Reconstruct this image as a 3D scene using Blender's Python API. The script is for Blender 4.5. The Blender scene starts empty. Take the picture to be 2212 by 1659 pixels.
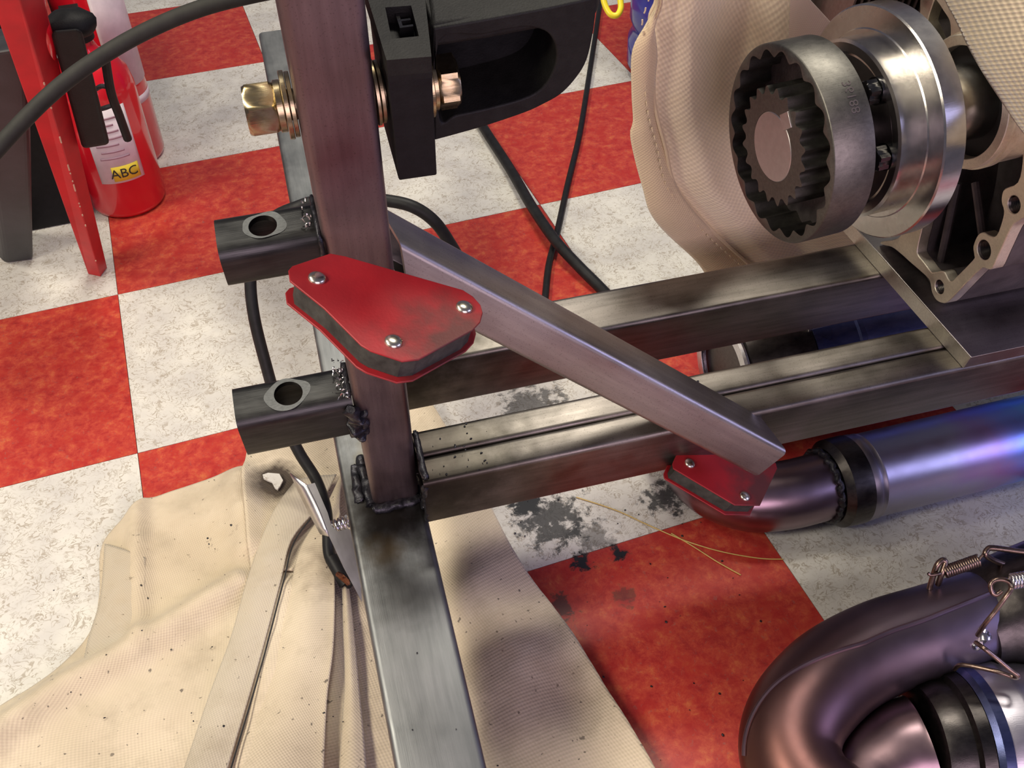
import bpy, bmesh, math, random
from mathutils import Matrix, Vector, noise

random.seed(7)
SC = bpy.context.scene
COL = SC.collection
PI = math.pi

# ------------------------------------------------------------------ camera
FL = 2127.1
RT = Matrix(((0.93911, -0.24287, 0.24308), (-0.34358, -0.65338, 0.67458), (-0.00501, -0.71702, -0.69704)))
CAM = Vector((0.14674, -0.85051, 0.83504))
cd = bpy.data.cameras.new('camera')
cam = bpy.data.objects.new('camera', cd)
COL.objects.link(cam)
cd.sensor_width = 36.0
cd.lens = FL / 2212 * 36.0
cd.clip_start = 0.02
mc = Matrix.Identity(4)
for i in range(3):
    mc[i][0] = RT[i][0]; mc[i][1] = -RT[i][1]; mc[i][2] = -RT[i][2]; mc[i][3] = CAM[i]
cam.matrix_world = mc
SC.camera = cam
SC.view_settings.view_transform = 'Standard'
SC.view_settings.look = 'None'
SC.view_settings.exposure = -0.08
SC.view_settings.gamma = 1.0
SC.view_settings.use_curve_mapping = False

# ------------------------------------------------------------------ light
wd = bpy.data.worlds.new('world'); SC.world = wd
wd.use_nodes = True
bg = wd.node_tree.nodes['Background']
bg.inputs[0].default_value = (0.46, 0.44, 0.60, 1); bg.inputs[1].default_value = 0.22

def area(name, loc, target, size, sy, power, col):
    l = bpy.data.lights.new(name, 'AREA'); l.shape = 'RECTANGLE'; l.size = size; l.size_y = sy
    l.energy = power; l.color = col
    o = bpy.data.objects.new(name, l); COL.objects.link(o); o.location = loc
    o.rotation_euler = (Vector(target) - Vector(loc)).to_track_quat('-Z', 'Y').to_euler()
    return o
area('ceiling_lamp', (0.78, 0.30, 2.5), (0.5, -0.2, 0), 0.9, 0.22, 40, (1.0, 0.93, 0.80))
area('ceiling_lamp', (-1.15, 0.0, 2.3), (0.4, -0.1, 0.1), 1.0, 0.35, 34, (1.0, 0.91, 0.75))
area('work_lamp', (-0.85, -0.75, 1.35), (0.4, -0.1, 0.15), 0.35, 0.25, 15, (1.0, 0.90, 0.72))
area('window_light', (2.6, -1.9, 1.2), (0.6, -0.2, 0.1), 1.2, 1.0, 22, (0.56, 0.55, 1.0))
area('pink_fill', (0.1, -3.0, 1.1), (0.3, -0.2, 0.2), 1.8, 1.4, 40, (1.0, 0.76, 0.90))  # added pink fill from the viewer's side, brightens the front faces

# ------------------------------------------------------------------ mapping
FR = Matrix(((0.99527, 0.08914, -0.03858), (-0.09508, 0.97529, -0.19943), (0.01985, 0.20216, 0.97915)))
FO = Vector((0.21208, -0.33302, 0.20087))
FRI = FR.transposed()
CF = FRI @ (CAM - FO)
def ray(x, y): return RT @ Vector(((x - 1106) / FL, (y - 829.5) / FL, 1.0))
def at(x, y, t): return CAM + ray(x, y) * t
def fl(x, y, z=0.0):
    d = ray(x, y); return CAM + d * ((z - CAM.z) / d.z)
def hit(x, y, p, n):
    d = ray(x, y); return CAM + d * ((p - CAM).dot(n) / d.dot(n))
def F(u, v, w): return FO + FR @ Vector((u, v, w))
def fp(x, y, ax, val):
    d = FRI @ ray(x, y); return CF + d * ((val - CF[ax]) / d[ax])
def M4(o, x, y, z):
    m = Matrix.Identity(4)
    for i in range(3): m[i][0] = x[i]; m[i][1] = y[i]; m[i][2] = z[i]; m[i][3] = o[i]
    return m
U, V, Wv = (FR @ Vector(a) for a in ((1, 0, 0), (0, 1, 0), (0, 0, 1)))
def MFr(u, v, w, ax='uvw'):
    d = {'u': U, 'v': V, 'w': Wv, 'U': -U, 'V': -V, 'W': -Wv}
    return M4(F(u, v, w), d[ax[0]], d[ax[1]], d[ax[2]])

# ------------------------------------------------------------------ objects
def tag(o, label=None, cat=None, group=None, kind=None):
    if label: o['label'] = label
    if cat: o['category'] = cat
    if group: o['group'] = group
    if kind: o['kind'] = kind
    return o
def empty(name, loc, label, cat, group=None):
    o = bpy.data.objects.new(name, None); COL.objects.link(o)
    o.matrix_world = Matrix.Translation(loc); o.empty_display_size = 0.02
    o['_m'] = 1
    WM[o.name] = Matrix.Translation(loc)
    tag(o, label, cat, group)
    del o['_m']
    return o
WM = {}
def obj(name, bm, mat, parent=None, M=None, smooth=35, label=None, kind=None):
    """bm holds local coordinates of matrix M"""
    me = bpy.data.meshes.new(name)
    bmesh.ops.recalc_face_normals(bm, faces=bm.faces)
    bm.to_mesh(me); bm.free()
    return mobj(name, me, mat, parent, M, smooth, label, kind)
def mobj(name, me, mat, parent=None, M=None, smooth=35, label=None, kind=None):
    if mat and not me.materials: me.materials.append(mat)
    if smooth:
        me.shade_smooth(); me.set_sharp_from_angle(angle=math.radians(smooth))
    o = bpy.data.objects.new(name, me); COL.objects.link(o)
    M = M or Matrix.Identity(4)
    WM[o.name] = M.copy()
    if parent:
        o.parent = parent; o.matrix_parent_inverse = Matrix.Identity(4)
        o.matrix_basis = WM[parent.name].inverted() @ M
    else:
        o.matrix_basis = M
    if label: o['label'] = label
    if kind: o['kind'] = kind
    return o
def center(bm, extra=None):
    """recentre world-space bmesh and give its matrix"""
    c = Vector((0, 0, 0))
    for v in bm.verts: c += v.co
    c /= max(1, len(bm.verts))
    for v in bm.verts: v.co -= c
    return Matrix.Translation(c)
def bevel(o, w, seg=2, ang=35):
    m = o.modifiers.new('bevel', 'BEVEL'); m.width = w; m.segments = seg; m.limit_method = 'ANGLE'; m.angle_limit = math.radians(ang)
    return o
def cut(o, cutter):
    m = o.modifiers.new('b', 'BOOLEAN'); m.object = cutter; m.operation = 'DIFFERENCE'; m.solver = 'EXACT'
    dg = bpy.context.evaluated_depsgraph_get()
    me = bpy.data.meshes.new_from_object(o.evaluated_get(dg))
    o.modifiers.clear(); old = o.data; o.data = me
    me.shade_smooth(); me.set_sharp_from_angle(angle=math.radians(35))
    cm = cutter.data; bpy.data.objects.remove(cutter); bpy.data.meshes.remove(cm)

# ------------------------------------------------------------------ mesh shapes
def rrect(w, h, r, n=4):
    P = []
    for cx_, cy_, a0 in ((w/2-r, h/2-r, 0), (-w/2+r, h/2-r, 90), (-w/2+r, -h/2+r, 180), (w/2-r, -h/2+r, 270)):
        for k in range(n+1):
            a = math.radians(a0 + 90*k/n); P.append((cx_ + r*math.cos(a), cy_ + r*math.sin(a)))
    return P
def rtube(w, h, r, wall, x0, x1, nseg=1):
    """hollow rectangular tube along X, x0/x1 numbers or functions of (y,z)"""
    bm = bmesh.new()
    f0 = x0 if callable(x0) else (lambda y, z: x0)
    f1 = x1 if callable(x1) else (lambda y, z: x1)
    O = rrect(w, h, r); I = rrect(w-2*wall, h-2*wall, max(r-wall, .0008))
    def ring(P, k):
        return [bm.verts.new((f0(y, z)*(1-k/nseg) + f1(y, z)*k/nseg, y, z)) for y, z in P]
    ro = [ring(O, k) for k in range(nseg+1)]; ri = [ring(I, k) for k in range(nseg+1)]
    n = len(O)
    for k in range(nseg):
        for i in range(n):
            j = (i+1) % n
            bm.faces.new((ro[k][i], ro[k][j], ro[k+1][j], ro[k+1][i]))
            bm.faces.new((ri[k][i], ri[k+1][i], ri[k+1][j], ri[k][j]))
    for e in (0, nseg):
        for i in range(n):
            j = (i+1) % n; bm.faces.new((ro[e][i], ro[e][j], ri[e][j], ri[e][i]))
    return bm
def box(bm, x0, x1, y0, y1, z0, z1):
    vs = [bm.verts.new(p) for p in ((x0,y0,z0),(x1,y0,z0),(x1,y1,z0),(x0,y1,z0),(x0,y0,z1),(x1,y0,z1),(x1,y1,z1),(x0,y1,z1))]
    for f in ((0,3,2,1),(4,5,6,7),(0,1,5,4),(1,2,6,5),(2,3,7,6),(3,0,4,7)): bm.faces.new([vs[i] for i in f])
    return bm
def lathe(bm, prof, n=64, a0=0.0, cap=True):
    """profile [(x,r)] around X"""
    rings = []
    for x, r in prof:
        if r < 1e-6: rings.append([bm.verts.new((x, 0, 0))])
        else: rings.append([bm.verts.new((x, r*math.cos(a0+2*PI*k/n), r*math.sin(a0+2*PI*k/n))) for k in range(n)])
    for A, B in zip(rings, rings[1:]):
        for k in range(n):
            j = (k+1) % n
            if len(A) == 1 and len(B) == 1: continue
            if len(A) == 1: bm.faces.new((A[0], B[k], B[j]))
            elif len(B) == 1: bm.faces.new((A[k], B[0], A[j]))
            else: bm.faces.new((A[k], B[k], B[j], A[j]))
    if cap:
        for R in (rings[0], rings[-1]):
            if len(R) > 2: bm.faces.new(R)
    return bm
def plate(outer, holes, t0, t1):
    """2D outlines -> slab between z=t0 and z=t1"""
    bm = bmesh.new(); es = []
    for lp in [outer] + list(holes):
        vs = [bm.verts.new((x, y, t0)) for x, y in lp]
        es += [bm.edges.new((vs[i], vs[(i+1) % len(vs)])) for i in range(len(vs))]
    g = bmesh.ops.triangle_fill(bm, use_beauty=True, use_dissolve=False, edges=es)
    fs = [f for f in g['geom'] if isinstance(f, bmesh.types.BMFace)]
    ext = bmesh.ops.extrude_face_region(bm, geom=fs)
    vv = [v for v in ext['geom'] if isinstance(v, bmesh.types.BMVert)]
    bmesh.ops.translate(bm, verts=vv, vec=(0, 0, t1-t0))
    return bm
def cr(pts, n=8, closed=False):
    pts = [Vector(p) for p in pts]; out = []; N = len(pts)
    rng = range(N) if closed else range(N-1)
    for i in rng:
        if closed: p0, p1, p2, p3 = pts[i-1], pts[i], pts[(i+1) % N], pts[(i+2) % N]
        else: p0, p1, p2, p3 = pts[max(i-1, 0)], pts[i], pts[i+1], pts[min(i+2, N-1)]
        for k in range(n):
            t = k/n
            out.append(0.5*((2*p1) + (p2-p0)*t + (2*p0-5*p1+4*p2-p3)*t*t + (3*p1-p0-3*p2+p3)*t**3))
    if not closed: out.append(pts[-1])
    return out
def sweep(bm, pts, r, n=12, closed=False, caps=True, rf=None):
    up = None; rings = []; N = len(pts)
    for i, p in enumerate(pts):
        a = pts[i-1] if (i > 0 or closed) else pts[0]; b = pts[(i+1) % N] if (i < N-1 or closed) else pts[-1]
        t = (b-a).normalized()
        if up is None:
            up = t.orthogonal().normalized()
        up = (up - t*up.dot(t)).normalized(); s = t.cross(up)
        rr = rf(i/(N-1)) if rf else r
        rings.append([bm.verts.new(p + (up*math.cos(2*PI*k/n) + s*math.sin(2*PI*k/n))*rr) for k in range(n)])
    pr = list(zip(rings, rings[1:])) + ([(rings[-1], rings[0])] if closed else [])
    for A, B in pr:
        for k in range(n):
            j = (k+1) % n; bm.faces.new((A[k], A[j], B[j], B[k]))
    if caps and not closed:
        bm.faces.new(rings[0]); bm.faces.new(rings[-1])
    return bm
def blob(bm, c, r, sc=(1, 1, 1), sub=2, amp=.25, seed=0):
    g = bmesh.ops.create_icosphere(bm, subdivisions=sub, radius=1.0)
    for v in g['verts']:
        d = v.co.normalized(); k = 1 + amp*noise.noise(d*2.3 + Vector((seed*3.1, seed, 0)))*2
        v.co = Vector(c) + Vector((d.x*sc[0], d.y*sc[1], d.z*sc[2]))*r*k
    return bm
def hexp(bm, x0, x1, af, a0=0.0, cham=.12):
    """hex nut along X with chamfered corners, af = across flats"""
    R = af/math.sqrt(3); n = 48; d = (x1-x0)
    def rad(a):
        k = (a % (PI/3)) - PI/6; return (af/2)/math.cos(k)
    rings = []
    for x, lim in ((x0, af*.48), (x0+d*cham, R), (x1-d*cham, R), (x1, af*.48)):
        rings.append([bm.verts.new((x, min(rad(2*PI*k/n), lim)*math.cos(a0+2*PI*k/n), min(rad(2*PI*k/n), lim)*math.sin(a0+2*PI*k/n))) for k in range(n)])
    for A, B in zip(rings, rings[1:]):
        for k in range(n): bm.faces.new((A[k], A[(k+1) % n], B[(k+1) % n], B[k]))
    bm.faces.new(rings[0]); bm.faces.new(rings[-1])
    return bm
def resamp(P, n):
    P = [Vector(p) for p in P]; L = [0]
    for a, b in zip(P, P[1:]): L.append(L[-1] + (b-a).length)
    out = []; j = 0
    for k in range(n):
        s = L[-1]*k/(n-1)
        while j < len(L)-2 and L[j+1] < s: j += 1
        t = (s-L[j])/max(1e-9, L[j+1]-L[j]); out.append(P[j].lerp(P[j+1], min(max(t, 0), 1)))
    return out
def loft(bm, A, B, nu, nv, f=None, uvrot=0.0):
    """sheet between two polylines (smoothed), uv in metres"""
    uv = bm.loops.layers.uv.verify()
    a = resamp(cr(A, 6), nu); b = resamp(cr(B, 6), nu); G = []; C = []
    la = sum((p-q).length for p, q in zip(a, a[1:])); lb = sum((p-q).length for p, q in zip(a, b))/nu
    ca, sa = math.cos(uvrot), math.sin(uvrot)
    for i in range(nu):
        row = []; cc = []
        for j in range(nv):
            s, t = i/(nu-1), j/(nv-1); p = a[i].lerp(b[i], t)
            if f: p = f(s, t, p)
            row.append(bm.verts.new(p)); x, y = s*la, t*lb; cc.append((x*ca-y*sa, x*sa+y*ca))
        G.append(row); C.append(cc)
    for i in range(nu-1):
        for j in range(nv-1):
            q = ((i, j), (i+1, j), (i+1, j+1), (i, j+1)); fc = bm.faces.new([G[x][y] for x, y in q])
            for lp, (x, y) in zip(fc.loops, q): lp[uv].uv = C[x][y]
    return G
def solid(o, t, off=-1):
    m = o.modifiers.new('solid', 'SOLIDIFY'); m.thickness = t; m.offset = off
    return o
def textmesh(s, size, depth=.0004):
    c = bpy.data.curves.new('t', 'FONT'); c.body = s; c.size = size; c.extrude = depth; c.align_x = 'CENTER'; c.align_y = 'CENTER'; c.resolution_u = 3
    o = bpy.data.objects.new('t', c); COL.objects.link(o)
    dg = bpy.context.evaluated_depsgraph_get(); me = bpy.data.meshes.new_from_object(o.evaluated_get(dg))
    bpy.data.objects.remove(o); bpy.data.curves.remove(c)
    return me

# ------------------------------------------------------------------ materials
class NT:
    def __init__(s, name):
        s.m = bpy.data.materials.new(name); s.m.use_nodes = True; s.t = s.m.node_tree
        s.b = s.t.nodes['Principled BSDF']
    def n(s, typ, **kw):
        nd = s.t.nodes.new('ShaderNode' + typ)
        for k, v in kw.items():
            if k.startswith('i_'):
                key = k[2:]; key = int(key) if key.isdigit() else key.replace('_', ' ')
                if isinstance(v, bpy.types.NodeSocket): s.t.links.new(v, nd.inputs[key])
                else: nd.inputs[key].default_value = v
            else: setattr(nd, k, v)
        return nd
    def set(s, key, v):
        if isinstance(v, bpy.types.NodeSocket): s.t.links.new(v, s.b.inputs[key])
        else: s.b.inputs[key].default_value = v
    def coord(s, kind='Object', scale=(1, 1, 1)):
        if kind == 'World': c = s.n('NewGeometry').outputs['Position']
        else: c = s.n('TexCoord').outputs[kind]
        mp = s.n('Mapping', i_Vector=c); mp.inputs['Scale'].default_value = scale
        return mp.outputs[0]
    def noise(s, vec, scale, detail=3, rough=.55, dist=0.0):
        return s.n('TexNoise', i_Vector=vec, i_Scale=scale, i_Detail=detail, i_Roughness=rough, i_Distortion=dist)
    def ramp(s, fac, stops, interp='LINEAR'):
        r = s.n('ValToRGB', i_Fac=fac); cr_ = r.color_ramp; cr_.interpolation = interp
        while len(cr_.elements) < len(stops): cr_.elements.new(.5)
        for e, (p, c) in zip(cr_.elements, stops):
            e.position = p; e.color = (c, c, c, 1) if not isinstance(c, (tuple, list)) else (*c, 1)
        return r.outputs[0]
    def mix(s, fac, a, b, mode='MIX'):
        m = s.n('Mix', data_type='RGBA', blend_type=mode); m.clamp_factor = True
        for key, v in (('Factor', fac), ('A', a), ('B', b)):
            idx = {'Factor': 0, 'A': 6, 'B': 7}[key]
            if isinstance(v, bpy.types.NodeSocket): s.t.links.new(v, m.inputs[idx])
            else: m.inputs[idx].default_value = v if idx == 0 else (*v, 1)
        return m.outputs[2]
    def math(s, op, a, b=None, clamp=False):
        m = s.n('Math', operation=op); m.use_clamp = clamp
        for i, v in enumerate((a, b)):
            if v is None: continue
            if isinstance(v, bpy.types.NodeSocket): s.t.links.new(v, m.inputs[i])
            else: m.inputs[i].default_value = v
        return m.outputs[0]
    def bump(s, h, strength=.3, dist=.001):
        b = s.n('Bump', i_Height=h, i_Strength=strength, i_Distance=dist); s.set('Normal', b.outputs[0])
    def spot(s, loc, r0, r1, vec=None, namp=.4, nscale=60):
        """1 inside radius r0 -> 0 at r1, noisy edge"""
        vec = vec or s.coord('Object')
        d = s.n('VectorMath', operation='DISTANCE', i_0=vec); d.inputs[1].default_value = loc
        nz = s.noise(vec, nscale, 4).outputs[0]
        dd = s.math('ADD', d.outputs['Value'], s.math('MULTIPLY', s.math('SUBTRACT', nz, .5), (r1-r0)*namp*2+r1*.25))
        mr = s.n('MapRange', i_0=dd, i_1=r0, i_2=r1, i_3=1.0, i_4=0.0)
        return mr.outputs[0]

def metal(name, c1, c2, rough=.4, rv=.12, sc=60, stretch=12, metallic=1.0, bump=.12, spots=(), scratch=True, speck=.0):
    m = NT(name)
    co = m.coord('Object', (1/stretch, 1, 1))
    n1 = m.noise(co, sc*4, 4, .6).outputs[0]; n2 = m.noise(m.coord('Object'), sc*.35, 4, .6).outputs[0]
    f = m.math('ADD', m.math('MULTIPLY', n1, .5), m.math('MULTIPLY', n2, .5))
    col = m.ramp(f, [(.32, c1), (.68, c2)])
    if speck:
        sp = m.ramp(m.noise(m.coord('Object'), 900, 1).outputs[0], [(.30, 0.0), (.36, 1.0)])
        col = m.mix(m.math('MULTIPLY', m.math('SUBTRACT', 1.0, sp), speck), col, (.05, .045, .04))
    r = m.n('MapRange', i_0=n2, i_1=.3, i_2=.7, i_3=rough-rv, i_4=rough+rv).outputs[0]
    for loc, r0, r1, c, am in spots:
        k = m.math('MULTIPLY', m.spot(loc, r0, r1), am); col = m.mix(k, col, c)
    m.set('Base Color', col); m.set('Metallic', metallic); m.set('Roughness', r)
    if scratch: m.bump(m.noise(m.coord('Object', (1/40, 1, 1)), 1800, 2).outputs[0], bump, .0004)
    return m.m
def plain(name, col, rough=.5, metallic=0.0, var=.12, sc=40, bump=.0, coat=0.0, bsc=400):
    m = NT(name); nz = m.noise(m.coord('Object'), sc, 4).outputs[0]
    a = tuple(c*(1-var) for c in col); b = tuple(min(1, c*(1+var)) for c in col)
    m.set('Base Color', m.ramp(nz, [(.3, a), (.7, b)])); m.set('Roughness', rough); m.set('Metallic', metallic)
    if coat: m.set('Coat Weight', coat)
    if bump: m.bump(m.noise(m.coord('Object'), bsc, 3).outputs[0], bump, .0006)
    return m.m

SOOT = [(1190, 1120, .10, .9), (1140, 1085, .05, 1.0), (1255, 1215, .03, 1.0), (1340, 1195, .028, 1.0), (1440, 1075, .06, .9), (1280, 1160, .06, .6), (1215, 1310, .035, .8), (1150, 880, .10, .75), (1350, 1290, .03, .6)]
def soot(m, w, col):
    for x, y, r, am in SOOT:
        p = fl(x, y); d = m.n('VectorMath', operation='DISTANCE', i_0=w); d.inputs[1].default_value = p
        nz = m.noise(w, 60, 7, .75, .25).outputs[0]
        fall = m.n('MapRange', i_0=d.outputs['Value'], i_1=0.0, i_2=r, i_3=.30, i_4=-.22).outputs[0]
        k = m.ramp(m.math('ADD', nz, fall), [(.58, 0.0), (.68, 1.0)])
        col = m.mix(m.math('MULTIPLY', k, am), col, (.018, .02, .024))
    return col
def tile_white():
    m = NT('white_vinyl_tile'); w = m.coord('World')
    d = m.noise(w, 28, 3).outputs['Color']
    wv = m.n('VectorMath', operation='MULTIPLY_ADD', i_0=d, i_2=w); wv.inputs[1].default_value = (.05, .05, .05)
    a = m.noise(wv.outputs[0], 95, 1.2, .4, 1.6).outputs[0]
    ln = m.math('ABSOLUTE', m.math('SUBTRACT', a, .5))
    line = m.ramp(ln, [(.0, 1.0), (.022, .9), (.05, 0.0)])
    brk = m.ramp(m.noise(w, 60, 3).outputs[0], [(.36, 0.0), (.54, 1.0)])
    col = m.mix(m.ramp(m.noise(w, 16, 4).outputs[0], [(.35, 0.0), (.65, 1.0)]), (.58, .56, .53), (.72, .70, .64))
    col = m.mix(m.math('MULTIPLY', m.math('MULTIPLY', line, brk), .62), col, (.27, .21, .14))
    wk = m.ramp(m.noise(w, 130, 3, .6, 1.5).outputs[0], [(.60, 0.0), (.68, .35)])
    col = m.mix(wk, col, (.34, .30, .24))
    col = soot(m, w, col)
    m.set('Base Color', col); m.set('Roughness', .42); m.set('Specular IOR Level', .4)
    m.bump(m.noise(w, 250, 2).outputs[0], .06, .0006)
    return m.m
def tile_red():
    m = NT('red_vinyl_tile'); w = m.coord('World')
    a = m.noise(w, 60, 8, .78, .25).outputs[0]
    col = m.ramp(a, [(.28, (.27, .020, .018)), (.42, (.40, .032, .028)), (.54, (.50, .064, .040)), (.66, (.57, .135, .055)), (.80, (.55, .20, .075))])
    b = m.ramp(m.noise(w, 34, 2, .5, .2).outputs[0], [(.50, 0.0), (.62, .55)])
    col = m.mix(b, col, (.42, .026, .022))
    g = m.ramp(m.noise(w, 210, 3, .7, 1.0).outputs[0], [(.60, 0.0), (.72, .5)])
    col = m.mix(g, col, (.24, .13, .11))
    col = soot(m, w, col)
    m.set('Base Color', col); m.set('Roughness', .36); m.set('Specular IOR Level', .45)
    m.bump(m.noise(w, 250, 2).outputs[0], .06, .0006)
    return m.m
def fabric(name, c1, c2, period=.0034, stains=(), bumpk=.55, specks=True, sheen=.25, dots=.30, fr_=.72):
    m = NT(name); uv = m.coord('UV')
    sx = m.n('SeparateXYZ', i_0=uv)
    k = 2*PI/period
    wx = m.math('SINE', m.math('MULTIPLY', sx.outputs[0], k)); wy = m.math('SINE', m.math('MULTIPLY', sx.outputs[1], k))
    wvv = m.math('MULTIPLY', wx, wy)
    h = m.math('ADD', m.math('MULTIPLY', wvv, .5), .5)
    w = m.coord('World'); big = m.noise(w, 9, 4, .6).outputs[0]
    col = m.ramp(big, [(.3, c1), (.7, c2)])
    col = m.mix(m.math('MULTIPLY', m.math('SUBTRACT', 1.0, h), dots), col, tuple(c*.42 for c in c1))
    if specks:
        s1 = m.ramp(m.noise(w, 170, 2, .5).outputs[0], [(.70, 0.0), (.735, .8)])
        col = m.mix(s1, col, (.09, .075, .06))
        dn = m.ramp(m.noise(w, 26, 5, .65).outputs[0], [(.50, 0.0), (.72, .5)])
        col = m.mix(dn, col, (.36, .30, .21))
    for p, r0, r1, c, am in stains:
        col = m.mix(m.math('MULTIPLY', m.spot(p, r0, r1, w, .5, 50), am), col, c)
    m.set('Base Color', col); m.set('Roughness', fr_); m.set('Sheen Weight', sheen); m.set('Specular IOR Level', .35)
    m.bump(h, bumpk, .0009)
    return m.m

MT = {}
MT['white'] = tile_white(); MT['red'] = tile_red()
MT['grout'] = plain('dark_subfloor', (.05, .04, .035), .9)
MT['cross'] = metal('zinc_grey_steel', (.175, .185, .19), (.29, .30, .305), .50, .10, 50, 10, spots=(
    ((.0, 0, .03), .012, .075, (.03, .028, .025), .92), ((-.010, .0, .03), .012, .040, (.025, .022, .02), .95), ((-.042, .008, .03), .003, .020, (.13, .09, .04), .5), ((-.078, .0, .03), .010, .034, (.06, .06, .055), .6), ((.10, .0, .03), .02, .045, (.07, .065, .055), .75), ((.045, -.01, .03), .008, .03, (.20, .15, .04), .6)))  # burn stains at the weld, plus the post's reflection painted as a dark patch
MT['post'] = metal('hot_rolled_steel', (.13, .10, .105), (.25, .195, .20), .46, .08, 45, 14, speck=.3)
MT['rail'] = metal('mill_steel', (.13, .118, .105), (.30, .275, .25), .42, .10, 45, 14, speck=.35, spots=(((.06, 0, .033), .03, .11, (.055, .05, .04), .85), ((.03, 0, .01), .02, .065, (.03, .025, .022), .9)))
MT['brace'] = metal('brace_steel', (.26, .24, .235), (.42, .39, .37), .40, .08, 40, 16, speck=.25)
MT['stub'] = metal('black_scale_steel', (.03, .03, .03), (.085, .085, .083), .45, .1, 60, 10, bump=.25, spots=(((-.042, 0, .026), .006, .022, (.34, .35, .35), .0),))
MT['bare'] = metal('ground_bare_steel', (.085, .088, .088), (.16, .165, .165), .55, .1, 200, 2)
MT['weld'] = plain('weld_metal', (.03, .03, .036), .30, .6, .6, 300, .5, bsc=1200)
MT['bsteel'] = metal('machined_steel', (.44, .42, .40), (.60, .58, .55), .24, .07, 60, 1.5, bump=.05)
MT['gear'] = metal('sintered_steel', (.10, .097, .088), (.18, .172, .155), .46, .07, 80, 1.5, bump=.1, speck=.3)
MT['shaft'] = metal('shaft_end_steel', (.50, .46, .45), (.60, .56, .55), .38, .05, 60, 1, bump=.05)
MT['cast'] = metal('cast_aluminium', (.70, .64, .52), (.86, .80, .66), .45, .12, 120, 1.5, bump=.2, speck=.2)
MT['case'] = plain('dark_cast_housing', (.10, .085, .085), .55, .6, .3, 60, .5)
MT['cavity'] = plain('dark_cavity', (.03, .025, .026), .7, .3, .3, 60)
MT['blk'] = plain('black_painted_iron', (.006, .006, .0065), .6, .0, .3, 120, .35, bsc=700)
MT['blkcast'] = plain('black_cast_iron', (.010, .010, .009), .6, .0, .3, 120, .4, bsc=900)
MT['gloss'] = plain('glossy_black_paint', (.012, .012, .012), .12, 0, .1, 50, .3, .8)
MT['rubber'] = plain('black_rubber', (.014, .014, .015), .5, 0, .25, 90, .15)
MT['hose'] = plain('grey_rubber_hose', (.022, .022, .019), .65, 0, .2, 90, .1)
MT['magred'] = None
MT['zinc'] = metal('yellow_zinc', (.34, .26, .13), (.46, .39, .26), .30, .10, 90, 1, bump=.1, spots=(((0, 0, -.006), .004, .014, (.40, .16, .20), .6),))
MT['rivet'] = metal('nickel_rivet', (.60, .56, .46), (.75, .70, .60), .25, .05, 60, 1, scratch=False)
MT['core'] = plain('magnet_core', (.05, .052, .045), .6, .3, .4, 150, .4)
MT['exred'] = plain('gloss_red_enamel', (.62, .008, .02), .22, 0, .06, 20, 0, .6)
MT['beamred'] = plain('red_painted_steel', (.46, .008, .014), .5, 0, .15, 30, .1)
MT['chip'] = plain('chipped_paint', (.55, .35, .25), .6)
MT['paper'] = plain('printed_label_paper', (.70, .62, .66), .5)
MT['ink'] = plain('faint_print', (.42, .28, .34), .6)
MT['yel'] = plain('yellow_sticker', (.75, .58, .04), .5)
MT['yplast'] = plain('yellow_plastic', (.75, .62, .03), .35)
MT['blkink'] = plain('black_print', (.02, .02, .02), .6)
MT['alu'] = metal('aluminium_sheet', (.62, .61, .62), (.74, .73, .74), .34, .06, 60, 3, bump=.1)
MT['palecan'] = metal('pale_can_steel', (.42, .40, .46), (.56, .54, .60), .38, .08, 30, 3)
MT['sawn'] = metal('sawn_bright_steel', (.50, .48, .42), (.72, .70, .62), .38, .1, 120, .3, bump=.3)
MT['copper'] = metal('copper_wire', (.20, .08, .05), (.42, .18, .10), .4, .1, 200, 2)
MT['wire'] = metal('heat_browned_wire', (.16, .11, .09), (.30, .22, .18), .32, .1, 120, 2)
MT['swire'] = metal('bright_spring_wire', (.5, .48, .5), (.7, .68, .7), .25, .05, 120, 2)
MT['straw'] = plain('dry_straw', (.62, .45, .14), .7)
MT['greybox'] = plain('grey_plastic', (.028, .028, .032), .55, 0, .3, 20, .2)
MT['fin'] = metal('fin_alloy', (.26, .21, .19), (.40, .33, .30), .45, .1, 80, 2)
for k_m in ('blk', 'blkcast', 'hose', 'rubber'): MT[k_m].node_tree.nodes['Principled BSDF'].inputs['Specular IOR Level'].default_value = .25
# magnet red paint: worn towards one corner, object space
m = NT('worn_red_paint'); oc = m.coord('Object')
base = m.ramp(m.noise(oc, 30, 4).outputs[0], [(.3, (.24, .006, .010)), (.7, (.34, .009, .014))])
g = m.math('MULTIPLY', m.spot((.040, -.008, 0), .012, .042, oc, .7, 60), .85)
base = m.mix(g, base, (.06, .022, .018))
m.set('Base Color', base); m.set('Roughness', .5); m.bump(m.noise(oc, 500, 3).outputs[0], .15, .0005); MT['magred'] = m.m
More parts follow.
